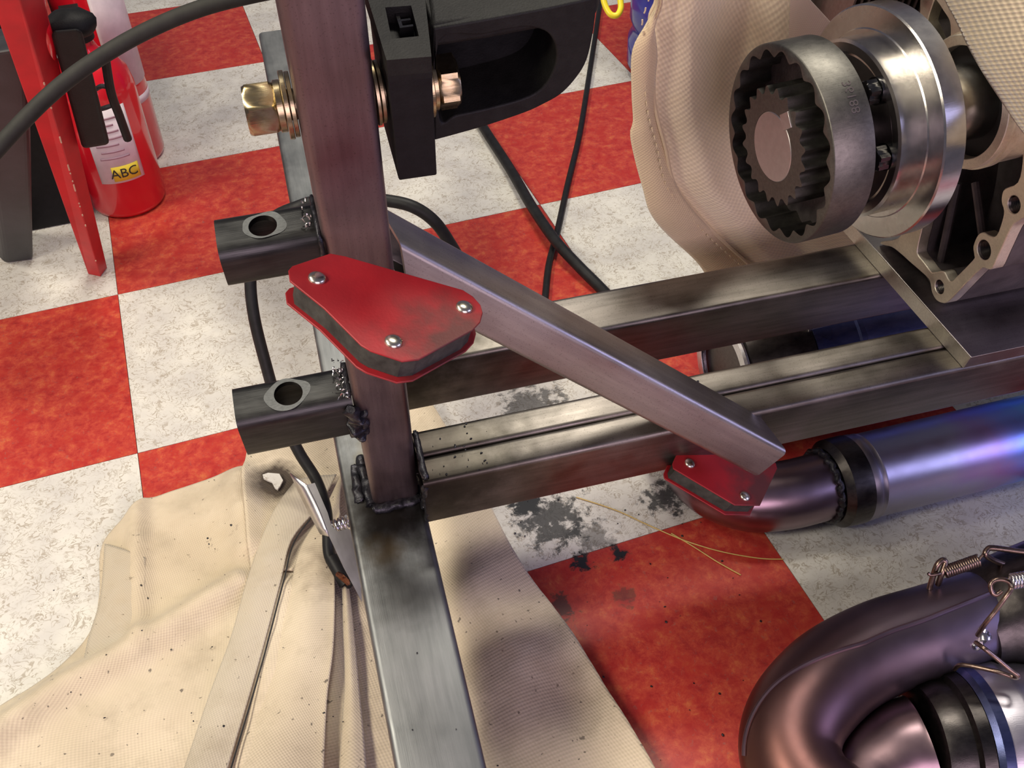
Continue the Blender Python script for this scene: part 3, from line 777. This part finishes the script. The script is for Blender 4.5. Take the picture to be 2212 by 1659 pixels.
# near lap over the engine top, upper right
lapA = [(2020, -60), (2040, 0), (2064, 45), (2090, 100), (2124, 160), (2160, 215), (2200, 275), (2250, 335), (2300, 390)]
lapB = [(2380, -60), (2390, 0), (2400, 60), (2410, 110), (2420, 170), (2430, 230), (2440, 280), (2450, 340), (2460, 390)]
bm = bmesh.new()
nrm_ = RT @ Vector((0, 0, -1))
loft(bm, [at(x, y, .640 - .0*i) for i, (x, y) in enumerate(lapA)], [at(x, y, .60) for x, y in lapB], 60, 50, lambda s, t, p: p - ray(2150, 150)*(.060*math.sin(min(1, t*1.1)*PI*.5)**.8) + V*.0, .75)
M = center(bm); o = obj('near_lap', bm, fab1b, hb, M, smooth=80); solid(o, .0016)

# blanket on the floor
flb = empty('floor_welding_blanket', fl(600, 1400), 'soiled tan welding blanket spread in folds on the floor under the frame', 'blanket')
bp = [(fl(596, 1036, .015), .018, .034, (.045, .03, .02), .97), (fl(560, 1090), .004, .02, (.35, .24, .12), .5), (fl(400, 1240), .03, .12, (.50, .40, .26), .45), (fl(745, 1260), .005, .05, (.10, .06, .04), .8), (fl(1085, 1395), .0, .05, (.40, .27, .14), .35), (fl(1190, 1500), .0, .05, (.42, .29, .15), .3)]
fab2 = fabric('soiled_tan_cloth', (.56, .47, .34), (.70, .60, .45), .0034, bp, .4, dots=.2)
fab3 = fabric('grey_tan_hem', (.50, .44, .34), (.58, .51, .40), .0030, bp, .35)
def seg_d(p, a, b):
    ab_ = b-a; t = max(0, min(1, (p-a).dot(ab_)/ab_.length_squared)); return (p-a-ab_*t).length
creases = [([(0, 1600), (150, 1492), (300, 1412), (520, 1275)], .012, .018), ([(1000, 1160), (1040, 1260)], .009, .05), ([(1010, 1330), (1130, 1440)], .008, .04), ([(1060, 1470), (1230, 1650)], .006, .035),
           ([(620, 1300), (560, 1659)], .010, .03), ([(860, 1160), (960, 1659)], -.003, .06), ([(520, 1050), (540, 1200)], .010, .02), ([(300, 1100), (305, 1380)], .006, .012)]
creases = [([fl(x, y).to_2d() for x, y in P], h, w) for P, h, w in creases]
creases = [(P, h*1.45, w*.9) for P, h, w in creases]
def zc_(p):
    q = p.to_2d(); z = 0
    for P, h, w in creases:
        d = min(seg_d(q, a, b) for a, b in zip(P, P[1:])); z += h*math.exp(-(d/w)**2)
    z += .0030*noise.noise(Vector((q.x*14, q.y*14, 0))) + .0012*noise.noise(Vector((q.x*40, q.y*40, 3)))
    return z
def cloth_sheet(name, L, R, nu, nv, base, mat, zl=0.0, zr=0.0, rot=0.0, label=None, th=.0018, crease=True, bul=0.0):
    A = [fl(x, y, base) for x, y in L]; B = [fl(x, y, base) for x, y in R]; bm = bmesh.new()
    def f(s, t, p):
        z = (zc_(p) if crease else .0) + zl*(1-t)**4 + zr*t**6 + bul*math.sin(PI*t)
        return Vector((p.x, p.y, max(.0022, base + z)))
    loft(bm, A, B, nu, nv, f, rot); M = center(bm)
    o = obj(name, bm, mat, flb, M, smooth=80, label=label); solid(o, th); return o
cloth_sheet('blanket_sheet', [(312, 1083), (225, 1176), (216, 1290), (192, 1372), (100, 1466), (0, 1530), (-100, 1590), (-220, 1760)],
            [(930, 880), (1000, 1000), (1052, 1108), (1122, 1240), (1192, 1330), (1262, 1432), (1332, 1545), (1402, 1659), (1470, 1790)], 130, 150, .005, fab2, 0, .016, .5)
cloth_sheet('blanket_sheet', [(535, 975), (528, 1040), (535, 1120), (545, 1240)], [(720, 925), (760, 1000), (790, 1100), (830, 1250)], 40, 40, .0085, fab2, .004, 0, .2)
# turned-over flaps that lie on the sheet
cloth_sheet('folded_flap', [(226, 1174), (216, 1290), (190, 1380), (176, 1450)], [(314, 1204), (312, 1290), (304, 1370), (298, 1408)], 40, 14, .013, fab3, 0, 0, .1, 'turned over edge strip', bul=.002, crease=False)
cloth_sheet('folded_flap', [(-60, 1620), (0, 1580), (100, 1480), (190, 1420)], [(-60, 1690), (0, 1604), (150, 1498), (300, 1412)], 40, 10, .014, fab2, 0, 0, .9, 'turned over edge strip', crease=False)
cloth_sheet('folded_flap', [(640, 1040), (590, 1110), (540, 1240), (500, 1380), (455, 1500), (390, 1690)], [(728, 1030), (690, 1098), (632, 1170), (608, 1260), (560, 1440), (486, 1690)], 70, 22, .020, fab3, .0, .003, .25, 'long greyish hem strip with dark stitched edge', bul=.004, crease=False)
cloth_sheet('folded_flap', [(742, 1010), (700, 1100), (650, 1180), (625, 1270), (580, 1430), (506, 1690)], [(735, 1120), (716, 1190), (724, 1260), (722, 1400), (708, 1520), (700, 1700)], 70, 30, .018, fab2, .0, .008, .1, crease=False, bul=.010)
cloth_sheet('folded_flap', [(738, 1240), (740, 1340), (744, 1460), (738, 1560), (730, 1700)], [(752, 1250), (764, 1350), (776, 1480), (786, 1580), (796, 1700)], 50, 10, .016, fab2, .0, .002, .1, crease=False, bul=.006)
# dark stitched line along the hem strip
bm = bmesh.new(); sweep(bm, cr([fl(x, y, .0245) for x, y in ((694, 1094), (637, 1168), (612, 1258), (564, 1440), (490, 1690))], 8), .0008, 6); M = center(bm); obj('hem_stitching', bm, MT['blkink'], flb, M)
# burnt hole with the white tile showing
hp = [(568, 1028), (580, 1024), (604, 1026), (612, 1040), (606, 1052), (600, 1060), (594, 1056), (588, 1044), (578, 1040), (570, 1036)]
c = fl(590, 1040, .0150); c.z = .012 + zc_(c) + .0025; Q = [fl(x, y, c.z) - c for x, y in hp]
obj('burnt_hole', plate([(q.x, q.y) for q in Q], [], 0, .0022), MT['white'], flb, Matrix.Translation(c), smooth=0, label='white tile showing through burnt hole')
# grit on the blanket and floor
bm = bmesh.new(); random.seed(3)
for k in range(130):
    x, y = random.uniform(80, 1650), random.uniform(1060, 1659)
    if x < 760: z = .026 if 480 < x < 720 else .0195
    elif x < 1130 + (y-1240)*.62: z = .018
    else: z = .001
    if y < 1130 and z > .01: continue
    r = random.choice((.0004, .0005, .0006, .0009))
    p = fl(x, y, z)
    if z > .01: p.z = max(.009, .006 + zc_(p)) + .0012 if not (480 < x < 760) else z
    blob(bm, p, r, (random.uniform(.7, 1.8), random.uniform(.7, 1.8), .7), 1, .3, k)
M = center(bm); o = obj('grit', bm, MT['weld'], None, M, smooth=60); tag(o, 'loose dark grit and weld spatter strewn over the blanket and tiles', 'grit', None, 'stuff')

# ================================================================== EXHAUST PIPES
# muffler lying on the floor, lower right
mu = empty('muffler', fl(1900, 1030), 'heat blued muffler can with welded elbow, lying right below the red magnet', 'exhaust pipe')
a0 = fl(1838, 1035, .0470); a1 = fl(2212, 944, .0470); ax = (a1-a0).normalized()
yy = Vector((0, 0, 1)).cross(ax).normalized(); zz = ax.cross(yy)
Mm = M4(a0, ax, yy, zz)
bm = bmesh.new(); lathe(bm, [(.0, .0445), (.004, .046), (.0075, .046), (.009, .0445), (.012, .0445), (.014, .0455), (.016, .0445), (.40, .0445), (.46, .0445)], 72); obj('can', bm, MT['can'], mu, Mm @ Matrix.Translation((0, 0, 0)), label='blue and purple heat tinted can')
bm = bmesh.new(); lathe(bm, [(-.030, .034), (-.029, .040), (-.022, .0462), (-.012, .0468), (-.0005, .0468)], 72, cap=False); obj('end_collar', bm, MT['dark'], mu, Mm)
bm = bmesh.new(); ring_ = [Vector((-.033 + .0012*math.sin(k*.9), .0368*math.cos(2*PI*k/140), .0368*math.sin(2*PI*k/140))) for k in range(140)]
sweep(bm, ring_, .0034, 10, closed=True)
for v in bm.verts: v.co += noise.noise_vector(v.co*260)*.0016 + noise.noise_vector(v.co*90)*.0014
obj('weld_seam', bm, MT['weld'], mu, Mm, smooth=60, label='lumpy ring weld')
e0 = a0 - ax*.030
pts = cr([e0, e0 - ax*.045, e0 - ax*.085 + yy*.010 + zz*.0, e0 - ax*.112 + yy*.040, e0 - ax*.118 + yy*.085, e0 - ax*.115 + yy*.13], 8)
bm = bmesh.new(); sweep(bm, pts, .0355, 40); M = center(bm); obj('elbow', bm, MT['elbow'], mu, M, smooth=60, label='brown purple elbow')
# second muffler glimpsed between the rails
mz = empty('rear_muffler', fl(1750, 700), 'shiny blued pipe and can glimpsed in the gap between the rails', 'exhaust pipe')
b0 = fl(1700, 770, .075); b1 = fl(2000, 700, .075); bx = (b1-b0).normalized(); by = Vector((0, 0, 1)).cross(bx).normalized(); bz = bx.cross(by)
Mz = M4(b0, bx, by, bz)
bm = bmesh.new(); lathe(bm, [(.0, .0715), (.012, .072), (.05, .072), (.052, .0745), (.058, .0745), (.06, .072), (.3, .072)], 72); obj('can', bm, MT['blued'], mz, Mz)
bm = bmesh.new(); lathe(bm, [(-.075, .056), (-.072, .060), (-.04, .066), (-.0005, .070)], 64); obj('end_cone', bm, MT['dark'], mz, Mz)
bm = bmesh.new(); lathe(bm, [(-.082, .050), (-.082, .0615), (-.079, .063), (-.076, .0615), (-.076, .050)], 72, cap=False); obj('end_rim', bm, MT['swire'], mz, Mz)
bm = bmesh.new(); box(bm, -.004, .022, -.03, -.027, .05, .088); obj('bracket_tab', bm, MT['swire'], mz, Mz, smooth=0)
# header pipe, bottom right corner
hd = empty('header_pipe', fl(1900, 1520), 'bronzed bent exhaust header with seam ridge and spring hooks, bottom right corner', 'exhaust pipe')
cp = [(2180, 1310, .080), (2090, 1338, .080), (2000, 1366, .076), (1910, 1396, .070), (1822, 1442, .062), (1762, 1494, .055), (1718, 1556, .050), (1706, 1628, .046), (1740, 1705, .044), (1810, 1765, .044)]
P = cr([fl(x, y, z + .03) for x, y, z in cp], 8)
bm = bmesh.new(); sweep(bm, P, .0345, 40, rf=lambda s: .0365 + .0035*min(1, s*2)); M = center(bm); obj('bent_pipe', bm, MT['head'], hd, M, smooth=60, label='bronzed bent pipe')
rg = [(2112, 1302), (2030, 1322), (1930, 1352), (1850, 1392), (1780, 1440), (1710, 1500), (1655, 1560), (1618, 1600), (1606, 1625)]
# the pressed seam: a narrow ridge on the pipe's camera-side shoulder
def on_pipe(x, y, lift=.0012):
    best = None
    for i in range(0, 60):
        t = .60 + i*.005; q = at(x, y, t); d = min((q-p).length for p in P)
        ii = min(range(len(P)), key=lambda i_: (q-P[i_]).length)
        r = .0365 + .0035*min(1, 2*ii/len(P))
        if d < r + lift: return q
        if best is None or d < best[0]: best = (d, q)
    return best[1]
sq = []
for i_ in range(6, int(len(P)*.80)):
    tg = (P[i_+1]-P[i_-1]).normalized(); tc_ = (CAM-P[i_]); tc_ = (tc_ - tg*tc_.dot(tg)).normalized(); ou = tc_.cross(tg)
    if i_ == 6: sg_ = 1 if ou.dot(RT @ Vector((0, -1, 0))) > 0 else -1
    q_ = i_/(len(P)*.80); an = math.radians(28 - 16*math.sin(q_*PI) + 34*max(0, q_-.5)*2); r_ = .0365 + .0035*min(1, 2*i_/len(P)) + .0004
    sq.append(P[i_] + (tc_*math.cos(an) + ou*sg_*math.sin(an))*r_)
bm = bmesh.new(); sweep(bm, sq, .0020, 8); M = center(bm); obj('seam_ridge', bm, MT['swire'] if False else MT['elbow'], hd, M, label='raised welded seam')
# wide outlet sleeve running off to the right
s0 = fl(2100, 1360, .108); s1 = fl(2330, 1262, .115)
sx = (s1-s0).normalized(); syy = Vector((0, 0, 1)).cross(sx).normalized(); Ms = M4(s0, sx, syy, sx.cross(syy))
bm = bmesh.new(); lathe(bm, [(.0, .033), (.012, .037), (.022, .046), (.035, .050), (.25, .050)], 64); obj('outlet_sleeve', bm, MT['dark'], hd, Ms)
# weld nuggets at the joint
for (x, y, r) in ((2126, 1376, .005), (2112, 1392, .0045), (2122, 1362, .004)):
    bm = bmesh.new(); blob(bm, on_pipe(x, y), r, (1.3, 1, 1), 2, .35, x); M = center(bm); obj('weld_bead', bm, MT['swire'], hd, M, smooth=60)
def wire(name, px, r, mat, parent, n=8, label=None):
    bm = bmesh.new(); sweep(bm, cr([at(x, y, t - .04) for x, y, t in px], n), r, 8); M = center(bm); return obj(name, bm, mat, parent, M, smooth=60, label=label)
th_ = .795
wire('spring_hook', [(2112, 1372, th_+.005), (2130, 1345, th_-.01), (2150, 1320, th_-.015), (2172, 1290, th_-.02), (2184, 1272, th_-.02), (2180, 1258, th_-.02), (2166, 1252, th_-.02), (2150, 1253, th_-.02), (2140, 1263, th_-.02), (2143, 1280, th_-.02), (2153, 1284, th_-.02), (2163, 1277, th_-.02)], .0019, MT['wire'], hd, label='curled browned wire hook')
wire('spring_hook', [(2108, 1388, th_), (2125, 1400, th_-.01), (2150, 1420, th_-.01), (2180, 1445, th_-.01), (2200, 1460, th_-.01), (2190, 1463, th_), (2150, 1450, th_+.005), (2080, 1436, th_+.02), (2062, 1446, th_+.03)], .0018, MT['wire'], hd, label='bent wire eye')
wire('spring_hook', [(2008, 1272, .86), (2014, 1250, .855), (2024, 1222, .85), (2036, 1210, .85), (2042, 1216, .85), (2034, 1240, .85), (2026, 1262, .86)], .0024, MT['wire'], hd)
wire('spring_hook', [(2300, 1200, .85), (2212, 1192, .85), (2150, 1184, .85), (2134, 1186, .85), (2130, 1200, .85), (2160, 1216, .86), (2215, 1232, .87), (2290, 1250, .88)], .0024, MT['wire'], hd)
def spring(p0, p1, r, wr, turns, mat, parent):
    d = p1-p0; t = d.normalized(); a = t.orthogonal().normalized(); b = t.cross(a); n = turns*12
    pts = [p0 + d*(i/n) + (a*math.cos(2*PI*i/12) + b*math.sin(2*PI*i/12))*r for i in range(n+1)]
    bm = bmesh.new(); sweep(bm, pts, wr, 6); M = center(bm); return obj('coil_spring', bm, mat, parent, M, smooth=60)
spring(at(2040, 1236, .81), at(2114, 1210, .81), .0046, .0010, 15, MT['wire'], hd)
spring(at(2184, 1256, .73), at(2290, 1240, .73), .0052, .0011, 16, MT['swire'], hd)
wire('spring_end', [(2040, 1236, .85), (2025, 1240, .848), (2010, 1242, .848), (2005, 1238, .848)], .0014, MT['wire'], hd)
wire('spring_end', [(2114, 1210, .85), (2122, 1200, .85), (2132, 1192, .85)], .0012, MT['wire'], hd)
# large can below the header, cut by the picture corner
lc = empty('corner_muffler', fl(2150, 1600), 'pale muffler can with blued band under the header, in the bottom right corner', 'exhaust pipe')
th2 = math.radians(-16); c0 = Vector((.612, -.628, .064)); cx_ = Vector((math.cos(th2), math.sin(th2), 0)); cy_ = Vector((0, 0, 1)).cross(cx_).normalized(); Mc = M4(c0, cx_, cy_, cx_.cross(cy_))
bm = bmesh.new(); lathe(bm, [(.012, .0620), (.018, .0640), (.030, .0645), (.034, .0650), (.038, .0630), (.25, .062)], 96); obj('can', bm, MT['palecan'], lc, Mc, label='pale grey can')
bm = bmesh.new(); lathe(bm, [(.0, .0605), (.004, .0640), (.0118, .0640)], 96, cap=False); obj('blued_band', bm, MT['blued'], lc, Mc)
bm = bmesh.new(); lathe(bm, [(-.034, .044), (-.032, .050), (-.022, .054), (-.012, .054), (-.010, .059), (-.0005, .0602)], 96, cap=True); obj('end_collar', bm, MT['dark'], lc, Mc)
bm = bmesh.new(); sweep(bm, cr([(-.033, 0, 0), (-.050, -.002, -.004), (-.074, -.014, -.014), (-.094, -.050, -.022), (-.098, -.10, -.022), (-.098, -.16, -.022)], 8), .041, 40, rf=lambda s: .043 - .006*min(1, s*2)); obj('inlet_pipe', bm, MT['elbow'], lc, Mc, smooth=60)

# ================================================================== CABLES
def cable(name, pts, r, mat, label, n=10):
    bm = bmesh.new(); sweep(bm, cr(pts, n), r, 14); M = center(bm); o = obj(name, bm, mat, None, M, smooth=60); tag(o, label, 'cable'); return o
cable('hose', [at(x, y, t) for x, y, t in ((-60, 385, .60), (-20, 338, .60), (40, 272, .60), (100, 212, .60), (160, 162, .60), (230, 115, .60), (300, 75, .60), (380, 38, .60), (460, 10, .60), (560, -14, .60), (700, -40, .60))], .0050, MT['hose'],
      'thick grey hose arching across the upper left corner')
cable('welding_cable', [at(x, y, t) for x, y, t in ((1050, 640, .97), (1010, 590, .95), (975, 530, .93), (940, 480, .91), (895, 448, .90), (840, 434, .90), (760, 428, .90), (680, 436, .90), (640, 448, .90), (600, 465, .91), (570, 495, .92), (548, 545, .93), (541, 610, .94), (550, 690, .95), (575, 790, .97), (605, 890, .99), (645, 975, 1.0), (682, 1035, 1.0), (703, 1095, .99), (708, 1150, .985), (712, 1200, .98), (735, 1238, .97), (760, 1262, .965))], .0058, MT['rubber'],
      'black cable looping behind the post down to the ground clamp')
cable('power_cord', [fl(x, y, z) for x, y, z in ((1000, 190, .009), (1040, 268, .009), (1100, 362, .011), (1150, 448, .017), (1200, 520, .0195), (1250, 575, .015), (1300, 625, .009), (1370, 700, .009))], .0078, MT['rubber'],
      'thick black cord running diagonally on tiles to the far rail')
cable('thin_cord', [fl(x, y, z) for x, y, z in ((1312, -50, .006), (1298, 0, .006), (1287, 70, .006), (1270, 180, .006), (1252, 290, .005), (1226, 400, .005), (1204, 500, .0045), (1186, 570, .005), (1178, 640, .005), (1172, 700, .005))], .0047, MT['rubber'],
      'thin black cord hanging past the casting and passing beneath the thick cord')

# ================================================================== GROUND CLAMP
gc = empty('ground_clamp', fl(740, 1230), 'bright metal ground clamp with coil spring beside the cross tube', 'clamp')
tc = .955
p0 = at(700, 1120, tc); n0 = (RT @ Vector((.25, -.25, -.94))).normalized()
ex = (hit(740, 1210, p0, n0) - hit(660, 1040, p0, n0)).normalized(); ey = n0.cross(ex)
def q2(px_): return [((hit(x, y, p0, n0)-p0).dot(ex), (hit(x, y, p0, n0)-p0).dot(ey)) for x, y in px_]
Mg = M4(p0, ex, ey, n0)
obj('jaw', plate(q2([(664, 1047), (680, 1043), (708, 1108), (716, 1136), (730, 1148), (750, 1142), (765, 1150), (775, 1200), (782, 1300), (742, 1225), (712, 1160)]), [], -.0016, 0), MT['alu'], gc, Mg, smooth=20)
bm = bmesh.new(); a = [hit(x, y, p0, n0) for x, y in ((664, 1047), (690, 1100), (712, 1158))]; b = [at(628, 1022, tc+.012), at(660, 1090, tc+.012), at(694, 1153, tc+.008)]
loft(bm, a, b, 8, 3); M = center(bm); solid(obj('jaw_flange', bm, MT['alu'], gc, M, smooth=30), .0014)
spring(at(720, 1140, .965), at(752, 1128, .965), .0062, .0016, 4, MT['swire'], gc)
for x, y in ((738, 1246), (744, 1252), (760, 1206)):
    bm = bmesh.new(); sweep(bm, [at(x-8, y-6, .962), at(x, y, .957), at(x+9, y+8, .962)], .0028, 8); M = center(bm); obj('copper_strand', bm, MT['copper'], gc, M)
bm = bmesh.new(); sweep(bm, [at(716, 1205, .975), at(735, 1238, .968), at(748, 1262, .965)], .0070, 12); M = center(bm); obj('cable_lug', bm, MT['rubber'], gc, M)

# ================================================================== FIRE EXTINGUISHERS
def extinguisher(cx0, cy0, r, h, label, main):
    th = empty('fire_extinguisher', (cx0, cy0, 0), label, 'fire extinguisher')
    M = M4((cx0, cy0, 0), (0, 0, 1), (1, 0, 0), (0, 1, 0))
    bm = bmesh.new(); prof = [(0, r*.86), (.003, r*.95), (.010, r), (h-.05, r), (h-.03, r*.93), (h-.012, r*.72), (h, r*.42), (h+.012, r*.34), (h+.02, r*.34)]
    prof = [(z_, r_) for z_, r_ in prof]; lathe(bm, prof, 64); obj('cylinder', bm, MT['exred'], th, M, smooth=60)
    bm = bmesh.new(); lathe(bm, [(h+.018, r*.40), (h+.05, r*.40), (h+.055, r*.3)], 24); obj('valve', bm, MT['blk'], th, M)
    bm = bmesh.new(); box(bm, -.012, .012, -.10, .015, h+.052, h+.058); obj('carry_handle', bm, MT['blk'], th, Matrix.Translation((cx0, cy0, 0)), smooth=0)
    def band(name, a0, a1, z0, z1, mat, dr, parent):
        bm = bmesh.new(); G = []
        n = 18
        for k in range(n+1):
            a = math.radians(a0 + (a1-a0)*k/n); G.append([bm.verts.new((cx0 + (r+dr)*math.cos(a), cy0 + (r+dr)*math.sin(a), z)) for z in (z0, z1)])
        for A, B in zip(G, G[1:]): bm.faces.new((A[0], B[0], B[1], A[1]))
        M = center(bm); o = obj(name, bm, mat, parent, M, smooth=60); solid(o, .0003, 1); return o
    return th, band
ex1, band = extinguisher(.034, .535, .0545, .235, 'red fire extinguisher with white and yellow ABC label, standing beside the red beam', True)
lb = band('paper_label', -118, -52, .062, .175, MT['paper'], .0003, ex1)
for k in range(7): band('print_line', -108 + 4*(k % 2), -66 - 5*(k % 3), .100 + .010*k, .103 + .010*k, MT['ink'], .0009, lb)
st = band('type_sticker', -98, -58, .065, .088, MT['yel'], .0008, ex1)
me = textmesh('ABC', .020, .0002)
for v in me.vertices:
    x, y, z = v.co; a = math.radians(-81) + x/.0557; rr = .0557 + z + .0006
    v.co = (.034 + rr*math.cos(a), .535 + rr*math.sin(a), .0765 + y)
mobj('sticker_lettering', me, MT['blkink'], st, None, 0)
bm = bmesh.new(); sweep(bm, cr([at(228, 130, 1.16), at(240, 200, 1.20), at(258, 250, 1.24), at(276, 300, 1.28)], 6), .0055, 10); M = center(bm); obj('discharge_hose', bm, MT['rubber'], ex1, M)
bm = bmesh.new(); sweep(bm, cr([at(208, 192, 1.23), at(220, 186, 1.22), at(238, 190, 1.23)], 4), .003, 8); sweep(bm, cr([at(216, 236, 1.25), at(230, 232, 1.24), at(246, 226, 1.25)], 4), .003, 8); M = center(bm); obj('bracket_clip', bm, MT['greybox'], ex1, M)
ex2, band = extinguisher(.050, .668, .0500, .33, 'second red extinguisher standing behind, mostly hidden, white wrapped label', False)
band('paper_label', -85, 20, .13, .34, MT['paper'], .0003, ex2); band('label_stripe', -85, 20, .10, .112, MT['paper'], .0003, ex2)

# ================================================================== RED BEAM, CASES
rb = bmesh.new()
q0 = fl(190, 592, .0); 
B0 = [fl(190, 592), fl(217, 598), fl(232, 578), fl(205, 572)]
T0 = [at(-20, 0, .86), at(40, -10, .86), at(92, -14, .90), at(32, -10, .92)]
vs = [rb.verts.new(p) for p in B0 + T0]
for f in ((0, 1, 2, 3), (7, 6, 5, 4), (0, 4, 5, 1), (1, 5, 6, 2), (2, 6, 7, 3), (3, 7, 4, 0)): rb.faces.new([vs[i] for i in f])
M = center(rb); beam = empty('red_beam', q0, 'red painted steel beam with chipped edge, standing at the left', 'beam')
o = obj('beam_body', rb, MT['beamred'], beam, M, smooth=0); bevel(o, .0012)
bm = bmesh.new()
for k in range(15):
    s = random.uniform(.03, .97); p = B0[1].lerp(T0[1], s); q = B0[1].lerp(T0[1], s+random.choice((.003, .006, .02)))
    off = -ray(200, 300)*.0006
    sweep(bm, [p+off, p.lerp(q, .5)+off*1.3, q+off], .0009, 5)
M = center(bm); obj('chipped_edge', bm, MT['chip'], beam, M, label='chipped paint along the edge')
# grey tapered stand at the far left
bm = bmesh.new()
L0 = [fl(10, 570), fl(72, 562), fl(60, 500), fl(-40, 520)]; L1 = [at(-60, 120, .95), at(58, 100, .95), at(62, 60, 1.05), at(-60, 60, 1.05)]
vs = [bm.verts.new(p) for p in L0 + L1]
for f in ((0, 1, 2, 3), (7, 6, 5, 4), (0, 4, 5, 1), (1, 5, 6, 2), (2, 6, 7, 3), (3, 7, 4, 0)): bm.faces.new([vs[i] for i in f])
M = center(bm); o = obj('grey_plastic_stand', bm, MT['greybox'], None, M, smooth=0); bevel(o, .006, 3); tag(o, 'dark grey tapered plastic stand at the left picture edge', 'stand')
# black cabinet behind it
p = fl(60, 540); c = fl(110, 470)
bm = bmesh.new(); box(bm, -.55, -.045, .50, .95, .0, .36); M = center(bm); o = obj('black_cabinet', bm, MT['blk'], None, M, smooth=0); bevel(o, .004, 2); tag(o, 'black cabinet in shadow behind the red beam', 'cabinet')
# black tool body beside the extinguisher
bm = bmesh.new()
TBf = [(178, 322, 1.10), (238, 312, 1.10), (176, 60, .92), (108, 66, .92)]
Ff = [at(*q) for q in TBf]; dk = (ray(180, 200)).normalized()*.05
vs = [bm.verts.new(p) for p in Ff] + [bm.verts.new(p + dk) for p in Ff]
for f in ((0, 1, 2, 3), (7, 6, 5, 4), (0, 4, 5, 1), (1, 5, 6, 2), (2, 6, 7, 3), (3, 7, 4, 0)): bm.faces.new([vs[i] for i in f])
M = center(bm); tb = empty('black_tool', Ff[0], 'black power tool body standing between the beam and the extinguisher', 'tool'); o = obj('tool_body', bm, MT['blk'], tb, M, smooth=0); bevel(o, .005, 3)
bm = bmesh.new(); blob(bm, at(150, 52, .96), .020, (1.3, 1, .7), 3, .06, 2); M = center(bm); obj('tool_head', bm, MT['blk'], tb, M, smooth=60)
bm = bmesh.new(); sweep(bm, cr([at(80, -20, .92), at(88, 30, .93), at(104, 90, .95), at(112, 150, 1.0)], 5), .006, 10); M = center(bm); obj('tool_trim', bm, MT['exred'], tb, M, smooth=60)

# ================================================================== WATER BOTTLE AND YELLOW STRAP
bj = empty('water_bottle', (1.035, .60, 0), 'large translucent blue water bottle standing behind the hanging blanket', 'bottle')
bl = plain('blue_polycarbonate', (.05, .06, .42), .15, 0, .15, 8, 0)
bl.node_tree.nodes['Principled BSDF'].inputs['Transmission Weight'].default_value = .25
bm = bmesh.new(); prof = [(0, .11), (.006, .125), (.02, .134)]
for k in range(4):
    z = .06 + k*.085; prof += [(z, .135), (z+.012, .129), (z+.028, .129), (z+.04, .135)]
prof += [(.40, .134), (.44, .10), (.47, .04), (.50, .03)]
lathe(bm, prof, 72); obj('bottle_shell', bm, bl, bj, M4((1.035, .60, 0), (0, 0, 1), (1, 0, 0), (0, 1, 0)), smooth=60)
bm = bmesh.new(); lathe(bm, [(.495, .034), (.53, .034)], 32); obj('bottle_cap', bm, MT['exred'] if False else MT['paper'], bj, M4((1.035, .60, 0), (0, 0, 1), (1, 0, 0), (0, 1, 0)))
bm = bmesh.new(); sweep(bm, cr([at(x, y, .95) for x, y in ((1300, -40), (1304, 0), (1312, 22), (1322, 33), (1334, 32), (1341, 18), (1340, 0), (1336, -40))], 6), .0030, 10)
M = center(bm); o = obj('yellow_strap', bm, MT['yplast'], None, M, smooth=60); tag(o, 'bright yellow loop of strap hanging into view at the top edge', 'strap')

# ================================================================== STRAWS
for lab, P in (('long pale straw lying across the white and red tiles', [(1245, 1074), (1330, 1102), (1400, 1134), (1480, 1168), (1560, 1192), (1640, 1206), (1692, 1208)]), ('short fainter straw branching towards the red tile centre', [(1450, 1152), (1500, 1182), (1550, 1214), (1600, 1242)])):
    bm = bmesh.new(); sweep(bm, cr([fl(x, y, .0012) for x, y in P], 6), .0006, 6); M = center(bm); o = obj('straw', bm, MT['straw'], None, M); tag(o, lab, 'straw')
for k in list(bpy.data.objects):
    for q in ('_m',):
        if q in k: del k[q]
